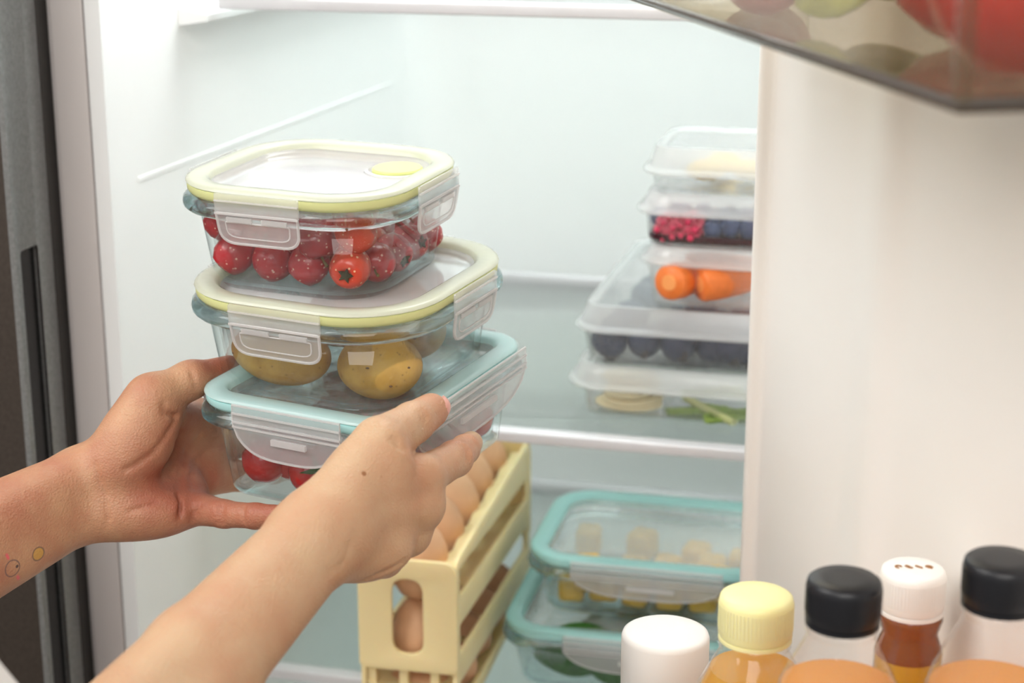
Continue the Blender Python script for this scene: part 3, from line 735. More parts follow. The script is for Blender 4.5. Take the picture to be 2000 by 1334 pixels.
a1 = at(350, 1000, .915) - at(220, 1000, .905); a3 = at(270, 1000, .8) - at(270, 1000, .9)
FL.blob(at(268, 1002, .905), (a1, np.cross(a1, a3), a3), (.0290, .0140, .0150), .010)     # heel of the hand
FL.blob(at(330, 965, .925), (a1, np.cross(a1, a3), a3), (.020, .016, .0125), .010)
FL.cone(at(318, 805, .915), at(385, 818, .955), .0075, .0085, .009)                       # web
for f_, js in Lj.items():                                                                # free fingers
    P = [at(*q) for q in js]; rd = Lr[f_]
    for k in range(1, 4): FL.cone(P[k], P[k + 1], rd[k], rd[k + 1], .0028)
for cr_, rad in (([(348, 812), (330, 845), (305, 880), (272, 905), (245, 918)], .0014), ([(392, 850), (365, 880), (352, 920), (350, 965), (351, 1012)], .0013),
                 ([(345, 858), (338, 900), (334, 930)], .0010), ([(208, 1030), (212, 1012), (206, 985)], .0008), ([(405, 878), (385, 900), (372, 930), (378, 955)], .0010),
                 ([(376, 1016), (380, 1002), (392, 986)], .0009), ([(430, 984), (429, 1004), (432, 1022)], .0007), ([(436, 984), (435, 1004), (437, 1022)], .0006), ([(477, 988), (475, 1004), (477, 1022)], .0007),
                 ([(318, 790), (322, 806), (342, 812)], .0013), ([(372, 722), (378, 740), (384, 760)], .0006), ([(186, 905), (196, 940), (208, 968)], .0006), ([(250, 1000), (300, 985), (330, 992)], .0006)):
    FL.crease(cr_, rad)
tat1 = FL.surf(75, 1082); tat2 = FL.surf(24, 1110); tat3 = FL.surf(33, 1106); pa, pb = FL.surf(13, 1084), FL.surf(36, 1130)
sp = []
if tat1 is not None: sp += [(tat1, 0, .0034, (206, 160, 72), .75), (tat1, .0030, .0038, (110, 92, 84), .7), (tat1 + UP * .0008 - RT * .001, 0, .0005, (120, 80, 40), .8), (tat1 + UP * .0008 + RT * .001, 0, .0005, (120, 80, 40), .8)]
if tat2 is not None:
    sp += [(tat2, .0038, .0045, (112, 88, 88), .75), (tat3, 0, .0009, (70, 60, 66), .85)]
    for t in (0, .12, .24): sp.append((dline(pa, tat2, t), 0, .0009, (226, 96, 110), .7))
    for t in (0, .12, .24): sp.append((dline(pb, tat2, t), 0, .0010, (226, 110, 120), .7))
    for t in (.55, .7, .85, 1.0): sp.append((dline(pa, pb, t * .9), 0, .0006, (226, 110, 120), .6))
skl = skin_mat('skin_left', (196, 152, 118), (166, 100, 78), sp, [(at(340, 940, .92), .055, .55), (at(500, 1005, .89), .04, .6), (at(430, 720, .93), .035, .6)])
arm_obj('left_arm', FL, skl, person)

# ---- right hand (back towards us, thumb on the lid, fingers under and behind the box)
RW = dict(w=at(612, 1058, .772), e=at(398, 1292, .715), e2=at(112, 1605, .648))
Rj = {'i': [(668, 985, .780), (824, 932, .810), (888, 896, .842), (908, 878, .870), (920, 865, .888)],
      'm': [(672, 1015, .776), (820, 986, .810), (828, 998, .850), (800, 985, .885), (765, 975, .905)],
      'r': [(672, 1045, .778), (796, 1040, .815), (806, 1042, .853), (780, 1012, .888), (745, 1000, .905)],
      'p': [(668, 1075, .784), (748, 1086, .820), (762, 1085, .852), (745, 1050, .880), (718, 1035, .895)]}
Rr = {'i': (.0112, .0097, .0084, .0070, .0060), 'm': (.0120, .0108, .0088, .0074, .0062), 'r': (.0118, .0102, .0084, .0070, .0060), 'p': (.0110, .0092, .0074, .0062, .0054)}
allp = [RW['e2'], RW['w']] + [at(*q) for v in Rj.values() for q in v] + [at(850, 790, .84)]
FR = Field(np.min(allp, 0) - .045, np.max(allp, 0) + .045, .0011)
sdR = at(560, 1010, .772) - at(665, 1106, .772); sdR /= np.linalg.norm(sdR)
for sgn in (-1, 1):
    FR.cone(RW['w'] + sdR * sgn * .0055, RW['e'] + sdR * sgn * .007, .0142, .0172, .012)
    FR.cone(RW['e'] + sdR * sgn * .007, RW['e2'] + sdR * sgn * .0085, .0172, .0210, .006)
for f_, js in Rj.items():
    P = [at(*q) for q in js]; rd = Rr[f_]; FR.cone(RW['w'], P[0], .0155, rd[0], .010); FR.cone(P[0], P[1], rd[0], rd[1], .007)
T = [at(640, 1000, .776), at(742, 868, .798), at(806, 826, .822), at(842, 802, .839)]; tr = (.0138, .0124, .0096, .0083)
for k in range(3): FR.cone(T[k], T[k + 1], tr[k], tr[k + 1], .0025 if k else .010)
ax1 = at(800, 890, .80) - at(690, 960, .785); ax3 = FW; 
FR.blob(at(708, 945, .794), (ax1, np.cross(ax1, ax3), ax3), (.0200, .0165, .0130), .009)   # between thumb and index
FR.blob(at(715, 1075, .795), (RT, UP, FW), (.020, .0125, .0135), .010)
for k_ in ('i', 'm', 'r', 'p'):
    P = [at(*q) for q in Rj[k_]]; rd = Rr[k_]
    for k in range(1, 4): FR.cone(P[k], P[k + 1], rd[k], rd[k + 1], .0030 if k > 1 else .0045)
    FR.blob(P[1] - FW * .0022, (RT, UP, FW), (rd[1] * .86,) * 3, .004)                     # knuckle
    if k_ in 'im': FR.cone(dline(P[0], P[1], .35) - FW * rd[0] * .86, dline(P[0], P[1], .95) - FW * rd[1] * .92, .0016, .0022, .007)   # tendon
for cr_, rad in (([(772, 862), (780, 872), (792, 878)], .0008), ([(826, 800), (833, 812), (829, 832)], .0006), ([(818, 804), (825, 816), (822, 838)], .0005), ([(768, 850), (778, 862)], .0005), ([(762, 858), (774, 868)], .0005), ([(906, 868), (912, 880), (910, 900)], .0007), ([(913, 868), (918, 880), (916, 896)], .0005),
                 ([(640, 1118), (672, 1100), (684, 1060)], .0006), ([(692, 1138), (740, 1122), (790, 1096)], .0008)):
    FR.crease(cr_, rad)
mole = FR.surf(711, 925)
sp = [(mole, 0, .0012, (140, 92, 56), .9)] if mole is not None else []
m2 = FR.surf(744, 931)
if m2 is not None: sp.append((m2, 0, .0005, (170, 118, 84), .6))
skr = skin_mat('skin_right', (198, 164, 131), (188, 136, 104), sp, [(at(850, 800, .84), .03, .7), (at(930, 870, .86), .035, .5), (at(840, 940, .81), .03, .3)])
ra = arm_obj('right_arm', FR, skr, person)
# thumb nail: a thin curved plate on the outer side of the thumb tip
tip, ipj = T[3], T[2]; tdir = V(tip - ipj).normalized(); outd = (V(RT) * .85 + V(UP) * .28 + V(FW) * .10); outd = (outd - tdir * outd.dot(tdir)).normalized(); sd = tdir.cross(outd)
nv = []; nu, nw = 9, 9
for a in range(nu):
    u = -1 + 2 * a / (nu - 1); row = []
    for c in range(nw):
        s_ = -1 + 2 * c / (nw - 1); wid = .0052 * (1 - .12 * u * u) * (1 - .25 * max(0, u) ** 3)
        ang = s_ * .85; row.append(tuple(V(tip) + tdir * (.0012 + u * .0058) + sd * math.sin(ang) * .0062 + outd * (math.cos(ang) * .0068 + .00145 - .0012 * max(0, u) ** 2)))
    nv.append(row)
vs = [p for r_ in nv for p in r_]; fs = [(a * nw + c, a * nw + c + 1, (a + 1) * nw + c + 1, (a + 1) * nw + c) for a in range(nu - 1) for c in range(nw - 1)]
nl = mobj('fingernail', vs, fs, 'nail', ra, sharp=180); sm = nl.modifiers.new('thick', 'SOLIDIFY'); sm.thickness = .0008; sm.offset = -1
# short sleeves where the arms leave the picture
def sleeve(a, b, ra_, rb_):
    a, b = V(a), V(b); t = (b - a).normalized(); u = t.cross(V((0, 0, 1))).normalized(); w = u.cross(t); loops = []
    for s_, rr_, in ((0, ra_), (0.01, ra_ * 1.03), (.3, dline(ra_, rb_, .3)), (.7, dline(ra_, rb_, .7)), (1, rb_)):
        loops.append([tuple(a + (b - a) * s_ + (u * math.cos(q) + w * math.sin(q)) * float(rr_) * (1 + .03 * math.sin(5 * q + 9 * s_))) for q in [2 * math.pi * j / 40 for j in range(40)]])
    loops = [[tuple(V(p) * .97 + (a + (b - a) * .02) * .03) for p in loops[0]]] + loops
    return mobj('sleeve', *loft(loops), 'sleeve_cotton', person, sharp=180)
sleeve(at(80, 1670, .655), at(-380, 1330, .60), .034, .050)
sleeve(at(-440, 1285, .78), at(-760, 1420, .68), .042, .058)

# ------------------------------------------------------------------ plastic tubs on the middle shelf
def tub(label, x0, x1, y0, y1, z0, z1, lid_h, r=.018, flange=.005, taper=.006, dome=.002):
    """thin translucent tub with a pale snap lid; z1 is the lid's top"""
    w, d = x1 - x0, y1 - y0; e = empty('plastic_tub', ((x0 + x1) / 2, (y0 + y1) / 2, z0)); tag(e, label, 'food container', 'plastic tubs on the middle shelf')
    h = z1 - z0; hb = h - lid_h; t = .0011; f0 = flange + taper
    mobj('tub_body', *rrloft(w, d, r + flange, [(f0 + .004, .0), (f0 + .001, .0008), (f0, .004), (flange, hb), (flange + t, hb), (f0 + t, .0045), (f0 + t + .003, .0012)], n=6), 'tub_body', e, sharp=60)
    lid = mobj('lid', *rrloft(w, d, r + flange, [(.0012, hb - .0012), (.0, hb + .0004), (.0008, hb + .0022), (.0040, hb + .0030), (.0055, hb + lid_h * .55), (.0080, h - .0004), (.0105, h), (.0135, h - .0010), (.0150, h - dome), (.0150, h - dome - .0011), (.0128, h - .0022), (.0090, h - .0016), (.0066, hb + lid_h * .5), (.0030, hb + .0010), (.0024, hb - .0012)], cap0=False, cap1=False, ring=False, n=6), 'tub_lid', e, sharp=60)
    mobj('lid_panel', *rrloft(w, d, r + flange, [(.0149, h - dome - .0011), (.0149, h - dome)], n=6), 'tub_body', lid, sharp=60)
    return e
XR = -0.096
tub('bottom plastic tub of the shelf stack, holding pale slices and green celery', -.2470, XR, 1.128, 1.320, ZM + .0006, 1.0975, .0150, flange=.0095, taper=.003)
tub('wide flat plastic tub full of dark plums, under the small tubs', -.2415, XR + .004, 1.127, 1.350, 1.0980, 1.1395, .0165, flange=.0052, taper=.004)
tub('small plastic tub holding peeled carrots', -.1980, XR - .0, 1.1285, 1.235, 1.1405, 1.1825, .0115, flange=.0045, taper=.004)
tub('small plastic tub of raspberries and blueberries in dark juice', -.2010, XR - .0, 1.1265, 1.240, 1.1828, 1.2180, .0130, flange=.0060, taper=.002)
tub('topmost white plastic tub with a cloudy lid over yellow pieces', -.1975, XR - .0, 1.1285, 1.232, 1.2186, 1.2480, .0170, flange=.0055, taper=.002)
rnd2 = random.Random(11)
# compartment contents of the bottom tub
for k in range(5):
    o = mobj('pale_slice', *lathe([(.0002, -.0022), (.0185, -.0022), (.0205, -.0008), (.0205, .0008), (.0185, .0022), (.0002, .0022)], 26), 'cheese_slice')
    o.scale = (1.15 - .05 * k, .85, 1); o.rotation_euler = (R(rnd2.uniform(-6, 6)), R(rnd2.uniform(-5, 5)), R(k * 40)); o.location = (-.2060 + .003 * (k % 2), 1.1610 + .0008 * k, ZM + .0052 + .0045 * k)
    tag(o, ['lowest', 'second', 'third', 'fourth', 'topmost'][k] + ' of the pale round slices stacked in the bottom tub', 'food slice', 'pale slices in the bottom tub')
for k, (x, y, z, rz, ry, mt) in enumerate([(-.1480, 1.150, .0095, -28, 12, 'celery_pale'), (-.1580, 1.158, .0060, 20, 0, 'celery'), (-.1420, 1.162, .0065, -10, 4, 'celery'), (-.1320, 1.150, .0060, 35, 0, 'celery'), (-.1500, 1.170, .0150, 8, -6, 'celery'), (-.1270, 1.168, .0150, -40, 6, 'celery_pale')]):
    sec = [(.0048 * math.cos(a), .0048 * math.sin(a)) for a in [math.pi * (1 + j / 7) for j in range(8)]] + [(.0026 * math.cos(a), .0026 * math.sin(a)) for a in [math.pi * (2 - j / 7) for j in range(8)]]
    o = mobj('celery_stick', *loft([[(x_, p[0] * s, p[1] * s) for p in sec] for x_, s in ((-.021, .9), (-.019, 1), (.019, 1.05), (.021, .95))]), mt, sharp=50)
    o.location = (x, y, ZM + z); o.rotation_euler = (R(rnd2.uniform(-30, 30)), R(ry), R(rz))
    tag(o, ['pale celery stick slanting across the front of the green ones', 'green celery stick low at the left of its compartment', 'green celery stick low in the middle of its compartment', 'green celery stick low at the right end of its compartment', 'green celery stick lying on top of the others', 'pale celery stick at the back right of the compartment'][k], 'celery', 'celery sticks in the bottom tub')
dv = bbox('tub_divider', -.1795, -.1780, 1.140, 1.300, ZM + .0025, ZM + .0200, 'tub_body'); tag(dv, 'cloudy upright divider between the pale slices and the celery', 'divider')
# dark plums
def plum(): 
    e = empty('plum'); mobj('skin', *ico(.0116, 4, .03, 3, (1.12, 1.0, .98)), 'plum_skin', e, sharp=180)
    mobj('leaf_scrap', *ico(.0050, 2, .25, 7, (1.1, .5, 1.2)), 'plum_dark', e, sharp=50).location = (.004, -.0055, -.0052)
    mobj('stem', *tube([(0, 0, .008), (.001, -.001, .0112)], .0007, 6), 'brown_bit', e); return e
pl = plum(); cx_, cy_ = (-.2415 + XR + .004) / 2, (1.127 + 1.350) / 2
pts = pack([V((-.0490 + .0240 * k - 0.003, -.0870 + (.003 if k % 2 else 0), .0130)) for k in range(5)], 22, .0116, .126, .200, .0015, .0262, seed=3)
for i, p in enumerate(pts):
    o = put(pl, Matrix.Translation((cx_, cy_, 1.098)), p, (rnd2.uniform(-30, 30), rnd2.uniform(-30, 30), rnd2.uniform(-50, 50)))
    tag(o, ('dark plum in the front row of the wide tub, %s from the left' % ['first', 'second', 'third', 'fourth', 'fifth'][i]) if i < 5 else 'dark plum behind the front row of the wide flat tub', 'plum', 'plums in the wide tub')
# carrots
for k, (x, y, z, ln, rz, ry) in enumerate([(-.1655, 1.152, .0165, .052, 68, 4), (-.1330, 1.150, .0185, .056, 35, -3), (-.1420, 1.185, .0150, .060, 8, 0)]):
    e = empty('carrot', (x, y, 1.1415 + z), (0, R(ry), R(rz)))
    prof = [(.0105, -ln/2), (.0118, -ln/2 + .002), (.0122, -ln/4), (.0112, 0), (.0092, ln/4), (.0050, ln/2 - .004), (.0008, ln/2)]
    Mx = Matrix.Rotation(R(90), 4, 'Y'); mobj('root', *xf(lathe(prof, 24), Mx), 'carrot', e, sharp=60)
    mobj('cut_core', *xf(lathe([(.0001, -ln/2 - .0004), (.0052, -ln/2 - .0004), (.0056, -ln/2 + .0002), (.0001, -ln/2 + .0003)], 20), Mx), 'carrot_core', e)
    tag(e, ['peeled orange carrot piece with its cut end to the front', 'orange carrot piece lying right, against the door edge', 'orange carrot piece at the back of the small tub'][k], 'carrot', 'carrots in the small tub')
# berries
def raspberry():
    parts = []
    for j in range(5):
        zz = -.006 + j * .0028; rr_ = .0062 * math.sqrt(max(.05, 1 - ((j - 1.6) / 3.4) ** 2)); n = max(4, int(rr_ * 1350))
        for q in range(n):
            a = 2 * math.pi * (q + .5 * (j % 2)) / n; parts.append(xf(ico(.0021, 1), Matrix.Translation((rr_ * math.cos(a), rr_ * math.sin(a), zz))))
    parts.append(ico(.0058, 2)); 
    o = mobj('raspberry', *join(parts), 'raspberry', sharp=180); return o
rp = raspberry(); bl = empty('blueberry'); mobj('skin', *ico(.0068, 3, .01, 1, (1, 1, .9)), 'blueberry', bl, sharp=180); mobj('crown', *lathe([(.0030, .0050), (.0034, .0064), (.0024, .0066), (.0016, .0052)], 12), 'blueberry', bl)
cx_, cy_ = (-.2010 + XR) / 2, (1.1265 + 1.240) / 2
jl = mobj('berry_juice', *rrloft(.0880, .0960, .012, [(.003, .0016), (.0, .004), (.0, .0066), (.002, .0070)], n=6), 'berry_juice'); jl.location = (cx_, cy_, 1.1828); tag(jl, 'dark red juice pooled around the berries in the small tub', 'juice')
BF = [(-.0300, -.0400, .0105, 'ra', 'frosted pink raspberry at the left wall of the berry tub'), (-.0155, -.0415, .0120, 'ra', 'frosted pink raspberry second from left in the berry tub'), (.0340, -.0400, .0110, 'ra', 'frosted raspberry beside the door edge in the berry tub'),
      (-.0010, -.0405, .0110, 'bl', 'blueberry at the front of the berry tub, right of the raspberries'), (.0110, -.0400, .0125, 'bl', 'blueberry at the front middle of the berry tub'), (.0225, -.0405, .0115, 'bl', 'blueberry at the front, left of the last raspberry'), (-.0380, -.0280, .0150, 'bl', 'blueberry high at the left wall of the berry tub'), (-.0230, -.0275, .0180, 'bl', 'blueberry peeking out above the pink raspberries')]
first_r = [True]
for x, y, z, k, lab in BF:
    if k == 'ra':
        o = rp if first_r[0] else dupmesh('raspberry', rp); first_r[0] = False
        o.location = (cx_ + x, cy_ + y, 1.1828 + z); o.rotation_euler = (rnd2.uniform(0, 3), rnd2.uniform(0, 3), 0); o.scale = (1.30,) * 3
        tag(o, lab, 'raspberry', 'raspberries in the berry tub')
    else: tag(put(bl, Matrix.Translation((cx_, cy_, 1.1828)), V((x, y, z)), (rnd2.uniform(-60, 60), rnd2.uniform(-60, 60), 0)), lab, 'blueberry', 'blueberries in the berry tub')
for x, y, z in ((.004, -.026, .0165), (.018, -.026, .0165), (.032, -.024, .016), (-.01, -.022, .016), (-.03, -.008, .014), (-.012, -.006, .014), (.006, -.008, .014), (.024, -.006, .014)):
    tag(put(bl, Matrix.Translation((cx_, cy_, 1.1828)), V((x, y, z)), (rnd2.uniform(-60, 60), rnd2.uniform(-60, 60), 0)), 'blueberry behind the front berries of the berry tub', 'blueberry', 'blueberries in the berry tub')
for k, (x, y, rz) in enumerate(((-.012, -.012, 10), (.016, -.004, -20), (-.004, .018, 40))):
    o = mobj('yellow_chunk', *xf(ico(.010, 2, .06, k, (1.3, .9, .7)), Matrix.Identity(4)), 'corn_yellow'); o.location = ((-.1975 + XR) / 2 + x, 1.180 + y, 1.2186 + .0095); o.rotation_euler = (0, 0, R(rz))
    tag(o, ['yellow piece at the left in the topmost tub', 'yellow piece at the right in the topmost tub', 'yellow piece at the back of the topmost tub'][k], 'food', 'yellow pieces in the topmost tub')

# ------------------------------------------------------------------ teal-lidded glass boxes on the lower shelf
HA, HB = .0500, .0480
MA = frame_matrix((-.1985, 1.172, ZL), R(1.5), 0, 0); WA, DA = .180, .150
MB = frame_matrix((-.1880, 1.192, ZL + HA - .0030), R(1), 0, 0); WB, DB = .176, .142
glass_box('glass_food_box', MA, WA, DA, .034, HA, 'teal2', 'lower teal-lidded glass box on the bottom shelf, holding green leaves', [('F', .105, .012, .0170), ('R', .08, 0, .017), ('B', .085, 0, .017)])
glass_box('glass_food_box', MB, WB, DB, .034, HB, 'teal2', 'upper teal-lidded glass box on the bottom shelf, holding yellow cubes', [('F', .105, .002, .0165), ('R', .08, 0, .0165), ('B', .085, 0, .0165)])
cb = mobj('yellow_cube', *box(-.0105, .0105, -.0105, .0105, -.0105, .0105), 'mango')
bm = bmesh.new(); bm.from_mesh(cb.data); bmesh.ops.bevel(bm, geom=list(bm.edges), offset=.0042, segments=3, profile=.5, affect='EDGES'); bm.to_mesh(cb.data); bm.free(); cb.data.shade_smooth()
fx = [V((-.0560 + .0235 * k, -.0400 + (.002 if k % 2 else 0), .0165)) for k in range(6)]
pts = pack(fx, 12, .0122, WB - .034, DB - .034, .005, .0395, seed=6); fst = True
for i, p in enumerate(pts):
    o = cb if fst else dupmesh('yellow_cube', cb); fst = False
    o.matrix_world = MB @ Matrix.Translation(p) @ Matrix.Rotation(R(rnd2.uniform(-20, 20)), 4, 'Z') @ Matrix.Rotation(R(rnd2.uniform(-12, 12)), 4, 'X') @ Matrix.Diagonal((rnd2.uniform(.85, 1.0), rnd2.uniform(.85, 1), rnd2.uniform(.9, 1.1), 1))
    tag(o, ('yellow cube at the front glass of the upper teal box, %s from the left' % ['first', 'second', 'third', 'fourth', 'fifth', 'sixth'][i]) if i < 6 else 'yellow cube in the pile behind the front row of the teal box', 'food cube', 'yellow cubes in the upper teal box')
def leaf(ln, wd, seed):
    rg = random.Random(seed); loops = []; n = 10; ph = rg.uniform(0, 6)
    for i in range(n + 1):
        t = i / n; w = wd * math.sin(math.pi * min(1, t * .94 + .03)) ** .7; x = (t - .5) * ln; c = .006 * math.sin(t * 4 + ph)
        loops.append([(x, -w, c + .003 * math.sin(9 * t + ph)), (x, -w * .5, c - .001), (x, 0, c - .0025), (x, w * .5, c - .001), (x, w, c + .003 * math.sin(8 * t + 1 + ph))])
    vs = [p for l_ in loops for p in l_]; fs = [(i * 5 + j, i * 5 + j + 1, (i + 1) * 5 + j + 1, (i + 1) * 5 + j) for i in range(n) for j in range(4)]
    return vs, fs
lf = [(-.035, -.046, .026, 20, 10, 'green leaf pressed to the front left of the lower teal box'), (.000, -.047, .020, -8, 15, 'green leaf at the front middle of the lower teal box'), (.035, -.045, .024, 15, -12, 'green leaf at the front right of the lower teal box'),
      (-.020, -.025, .030, 70, 0, 'green leaf lying across the top left of the lower teal box'), (.018, -.020, .028, -50, 6, 'green leaf lying across the top right of the lower teal box'), (-.02, .02, .022, 30, 0, 'green leaf at the back left of the lower teal box'), (.025, .022, .024, 100, 4, 'green leaf at the back right of the lower teal box')]
for k, (x, y, z, rz, rx, lab) in enumerate(lf):
    o = mobj('leaf', *leaf(.062, .019, k), 'spinach', sharp=180); s_ = o.modifiers.new('thick', 'SOLIDIFY'); s_.thickness = .0009
    o.matrix_world = MA @ Matrix.Translation((x, y, z)) @ Matrix.Rotation(R(rz), 4, 'Z') @ Matrix.Rotation(R(rx + (55 if y < -.04 else 0)), 4, 'X'); tag(o, lab, 'leaf', 'green leaves in the lower teal box')

# ------------------------------------------------------------------ egg rack
rk = empty('egg_rack', (-.2900, 1.0150, ZL), (0, 0, R(2.3))); tag(rk, 'cream plastic egg rack with slotted sides on the lower shelf', 'egg rack')
RWd, RLn, RH, zf = .0650, .245, .1300, .0530                # local: x from -RWd to 0, y from 0 to RLn
Mside = Matrix(((0, 0, 1, 0), (1, 0, 0, 0), (0, 1, 0, 0), (0, 0, 0, 1)))
def zs(z, y): return z - .078 * y
def side_plate(x, name):
    sl = []
    for z, h_ in ((.1135, .0205), (.0735, .0220), (.0330, .0210)):
        y0, y1 = .010, RLn - .012
        sl.append(rpoly([(y0, zs(z, y0) - h_ / 2), (y1, zs(z, y1) - h_ / 2), (y1, zs(z, y1) + h_ / 2 - .002), (y0, zs(z, y0) + h_ / 2)], [.002, .006, .006, .002], 4))
    out = rpoly([(0.002, 0.0), (.012, 0.0), (.014, .008), (RLn - .014, .006), (RLn - .012, 0), (RLn, 0), (RLn, RH), (.002, RH)], [0, .002, .006, .004, .002, 0, .006, .012], 5)
    return mobj(name, *plate(out, sl, .0022, Matrix.Translation((x, 0, 0)) @ Mside, bev=.0005), 'rack_cream', rk, sharp=40)
side_plate(-.0016, 'side_panel'); side_plate(-RWd + .0016, 'side_panel')
Mfr = Matrix(((1, 0, 0, 0), (0, 0, 1, 0), (0, 1, 0, 0), (0, 0, 0, 1)))
stad = rpoly([(-.0435, .0640), (-.0215, .0640), (-.0215, .1180), (-.0435, .1180)], .0108, 8)
for y, nm in ((.0013, 'front_panel'), (RLn - .0013, 'back_panel')):
    out = rpoly([(-RWd, zf), (0, zf), (0, RH), (-RWd, RH)], [.004, .004, .010, .010], 5)
    mobj(nm, *plate(out, [stad] if nm[0] == 'f' else [], .0024, Matrix.Translation((0, y, 0)) @ Mfr, bev=.0006), 'rack_cream', rk, sharp=40)
for x in (-.0585, -.0370, -.0160): mobj('leg', *loft([[(x - .0028, y, z) for y in (.004, .010)] + [(x + .0028, y, z) for y in (.010, .004)] for z in (0, zf + .004)]), 'rack_cream', rk, sharp=30)
bbox('base_tray', -RWd + .003, -.003, .002, RLn - .002, .0015, .0035, 'rack_cream', rk)
for z, ya in ((.0960, .05), (.0380, .003)):                                    # sloping tracks with scalloped sides
    v, f = loft([[(-RWd + .003, y, zs(z, y) + .004), (-RWd + .014, y, zs(z, y)), (-.014, y, zs(z, y)), (-.003, y, zs(z, y) + .004), (-.003, y, zs(z, y) + .0025), (-.014, y, zs(z, y) - .0015), (-RWd + .014, y, zs(z, y) - .0015), (-RWd + .003, y, zs(z, y) + .0025)] for y in (ya, RLn - .003)])
    mobj('track', v, f, 'rack_cream', rk, sharp=30)
for sx in (-.0085, -RWd + .0085):                           # wavy cradle strips between the eggs and the rails
    n = 60; loops = []
    for i in range(n + 1):
        y = .004 + (RLn - .008) * i / n; top = RH - .0105 + .0035 * abs(math.sin(math.pi * (y - .004) / .0455))
        loops.append([(sx - .0055, y, top - .0030), (sx + .0055, y, top - .0030), (sx + .0055, y, top), (sx - .0055, y, top - .0008)])
    mobj('cradle_strip', *loft(loops), 'rack_cream', rk, sharp=60)
eg = mobj('egg', *lathe([(.0004, -.0265), (.0075, -.0252), (.0138, -.0205), (.0185, -.0110), (.0200, -.0015), (.0192, .0080), (.0160, .0170), (.0110, .0240), (.0060, .0278), (.0004, .0290)], 32), 'egg_shell', sharp=180)
MR = Matrix.Translation(rk.location) @ Matrix.Rotation(R(2.3), 4, 'Z'); fst = True
names = ['nearest', 'second', 'third', 'fourth', 'farthest']
for tier, z0, n in (('top', .1155, 5), ('middle', .0685, 5), ('bottom', .0245, 5)):
    for k in range(n):
        y = .0265 + .0465 * k; z = (z0 - .05 * y) if tier != 'bottom' else .0225
        if tier == 'top': z = .1195
        o = eg if fst else dupmesh('egg', eg); fst = False
        o.matrix_world = MR @ Matrix.Translation((-RWd / 2 + .001, y, z)) @ (Matrix.Rotation(R(rnd2.uniform(-6, 6)), 4, 'X') if tier == 'top' else Matrix.Scale(.92, 4) if tier == 'middle' else Matrix.Rotation(R(90), 4, 'Y') @ Matrix.Scale(.98, 4))
        tag(o, '%s brown egg in the %s tier of the cream rack' % (names[k], tier), 'egg', 'eggs in the cream rack')

# ------------------------------------------------------------------ door bins and what stands in them
def door_bin(z, h, x0, x1, dep, label, label_edge=True):
    e = empty('door_bin', dpt((x0 + x1) / 2, -dep / 2, z)); tag(e, label, 'door bin')
    def dbx(nm, a0, a1, b0, b1, c0, c1, mt):
        v, f = box(a0, a1, b0, b1, c0, c1); o = mobj(nm, [tuple(dpt(*p) - e.location) for p in v], f, mt, e, sharp=30); return o
    t = .0026
    dbx('bin_floor', x0, x1, -dep, -.001, z - t, z, 'bin_smoke')
    dbx('front_wall', x0, x1, -dep, -dep + t, z, z + h, 'bin_smoke')
    dbx('end_wall', x0, x0 + t, -dep + t, -.001, z, z + h, 'bin_smoke'); dbx('end_wall', x1 - t, x1, -dep + t, -.001, z, z + h, 'bin_smoke')
    v, f = tube([tuple(dpt(x, y, z - .0002) - e.location) for x, y in ((x0, -.002), (x0, -dep), (x1, -dep), (x1, -.002))], .0021, 8)
    mobj('bottom_edge', v, f, 'bin_edge', e, sharp=60)
    v, f = tube([tuple(dpt(x1 - .001, -dep + .001, z + q) - e.location) for q in (0, h)], .0028, 8); mobj('corner_edge', v, f, 'bin_smoke', e, sharp=60)
    return e
ZB = 1.3752
door_bin(ZB, .085, .015, .4360, .1195, 'clear smoky door bin at upper right holding big tomatoes and lettuce')
door_bin(0.9053, .040, .000, .4150, .1195, 'lower clear door bin in which the juice bottles stand')
bt_ = tomato(.0280, 'tomato_big', 'large_tomato')
for k, (x, y, lab) in enumerate(((.393, -.0800, 'large red tomato in the corner of the upper door bin'), (.368, -.0292, 'large red tomato behind the corner one, by the door'), (.305, -.0550, 'large red tomato between the corner one and the lettuce'))):
    o = bt_ if k == 0 else copy_tree(bt_); o.location = dpt(x, y, ZB + .0262 + .0006); o.rotation_euler = (R(12), R(-10), R(50 * k)); o.scale = (1, 1, .97); tag(o, lab, 'tomato', 'large tomatoes in the upper door bin')
for k, (x, y, z, rx, rz, lab) in enumerate(((.245, -.075, .035, 60, -60, 'yellow-green lettuce leaf against the bin wall'), (.225, -.045, .040, 70, -40, 'yellow-green lettuce leaf behind the front one'), (.240, -.036, .055, 40, -80, 'yellow-green lettuce leaf curling up near the tomato'))):
    o = mobj('lettuce_leaf', *leaf(.085, .034, 30 + k), 'lettuce', sharp=180); s_ = o.modifiers.new('thick', 'SOLIDIFY'); s_.thickness = .0014
    o.location = dpt(x, y, ZB + z); o.rotation_euler = (R(rx), R(20), R(rz)); tag(o, lab, 'lettuce', 'lettuce in the upper door bin')
for k, (x, y, rd, lab) in enumerate(((.155, -.075, .0215, 'pale pink radish at the far end of the upper door bin'), (.200, -.092, .0165, 'small pale pink radish under the lettuce'))):
    e = empty('radish', dpt(x, y, ZB + rd * .93)); mobj('root', *ico(rd, 4, .02, k + 2, (1, 1, .93)), 'pink_radish', e, sharp=180); mobj('stalk', *tube([(0, 0, rd * .85), (.002, 0, rd * 1.1), (.006, .002, rd * 1.5)], [.004, .003, .002], 8), 'stem_green', e)
    tag(e, lab, 'radish', 'radishes in the upper door bin')
ZF = 0.9060
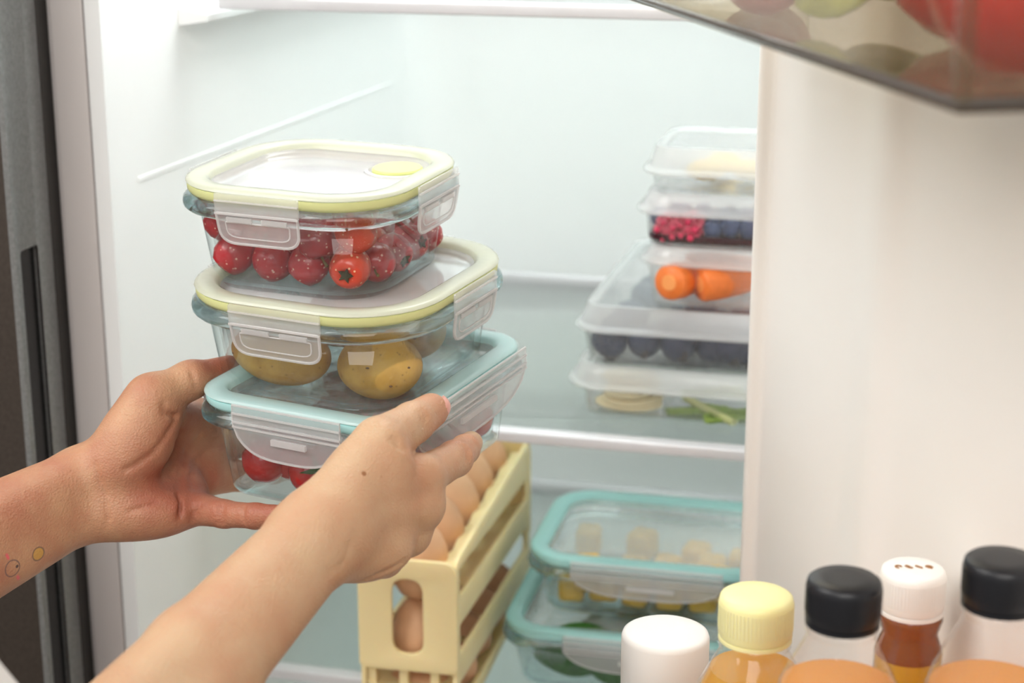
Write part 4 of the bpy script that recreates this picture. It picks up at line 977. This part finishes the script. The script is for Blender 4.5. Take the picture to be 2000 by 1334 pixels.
def bottle(px, py, d, cr_, ch, body_r, capm, liq, fill, label, cap_label, shoulder=.045, two=None, ribs=True):
    """py is the cap's top; the bottle stands on the bin floor"""
    top = at(px, py, d); hgt = top[2] - ZF; e = empty('bottle', (top[0], top[1], ZF)); tag(e, label, 'bottle', 'bottles in the lower door bin')
    zc = hgt - ch; nr = cr_ * .86; zsd = zc - shoulder
    pr = [(body_r * .80, 0), (body_r * .97, .002), (body_r, .008), (body_r, zsd * .96), (body_r * .985, zsd), (body_r * .80, zsd + shoulder * .42), (nr * 1.16, zsd + shoulder * .78), (nr * 1.02, zc - .006), (nr * 1.14, zc - .0045), (nr * 1.14, zc - .0025), (nr, zc - .0012), (nr, zc + ch * .5)]
    mobj('bottle_body', *lathe(pr, 36), 'bottle_pet', e, sharp=60)
    def inside(z):
        for (r0, z0), (r1, z1) in zip(pr[:-1], pr[1:]):
            if z0 <= z <= z1 and z1 > z0: return (r0 + (r1 - r0) * (z - z0) / (z1 - z0)) * .965
        return pr[-1][0]
    def liquid(z0, z1, mt):
        zz = [z0 + (z1 - z0) * i / 14 for i in range(15)]; mobj('liquid', *lathe([(inside(z), z) for z in zz], 36), mt, e, sharp=60)
    liquid(.003, zc * fill if two is None else two[0], liq)
    if two: liquid(two[0] + .0004, two[1], two[2])
    cp = [(cr_ * .97, zc), (cr_, zc + .0010), (cr_, hgt - .0032), (cr_ * .97, hgt - .0012), (cr_ * .88, hgt - .0002), (cr_ * .5, hgt), (.0002, hgt)]
    cap = mobj('cap', *lathe([(cr_ * .9, zc), *cp], 48), capm, e, sharp=50); cap['label'] = cap_label
    if ribs:
        rv = [xf(box(cr_ * .992, cr_ * 1.012, -.00035, .00035, zc + .0035, hgt - .0040), Matrix.Rotation(2 * math.pi * j / 60, 4, 'Z')) for j in range(60)]
        mobj('grip_ribs', *join(rv), capm, cap)
    mobj('cap_band', *lathe([(cr_ * .95, zc - .0022), (cr_ * .99, zc - .0020), (cr_ * .99, zc - .0004), (cr_ * .95, zc - .0002)], 40), capm, cap)
    return e, hgt
bottle(1300, 1232, .900, .0222, .034, .030, 'white_cap', 'amber_juice', .7, 'short wide bottle with a big plain white cap, leftmost in the door', 'wide plain white cap', shoulder=.012, ribs=False)
bottle(1478, 1160, .775, .0162, .0190, .0300, 'yellow_cap', 'amber_juice', .92, 'bottle with a pale yellow cap and amber drink', 'pale yellow ribbed cap', shoulder=.042)
bottle(1650, 1128, .690, .0146, .0172, .0290, 'black_cap', 'orange_juice', .885, 'bottle with a black cap and orange drink, between yellow cap and white cap', 'black ribbed cap', shoulder=.048)
bottle(1960, 1090, .672, .0146, .0172, .0290, 'black_cap', 'orange_juice', .86, 'rightmost bottle with a black cap and orange drink, at the picture edge', 'black ribbed cap', shoulder=.050)
e, hg = bottle(1785, 1108, .770, .0140, .0185, .0150, 'white_cap', 'gold_oil', .9, 'slim bottle of gold and brown oil behind the black caps', 'white cap with small brown marks', shoulder=.02, two=(.1950, .2170, 'brown_oil'))
mk = []
for k in range(4):
    cx0 = -.0066 + k * .0044; mk.append(tube([(cx0 + .0013 * math.cos(a * (1.1 + .3 * k) + k), .0014 * math.sin(a * (1 + .4 * k)), hg + .0002) for a in np.linspace(0, 4.2, 9)], .0004, 5))
v, f = join(mk); o = mobj('cap_marks', v, f, 'cap_ink', e); o.rotation_euler = (0, 0, PSI)
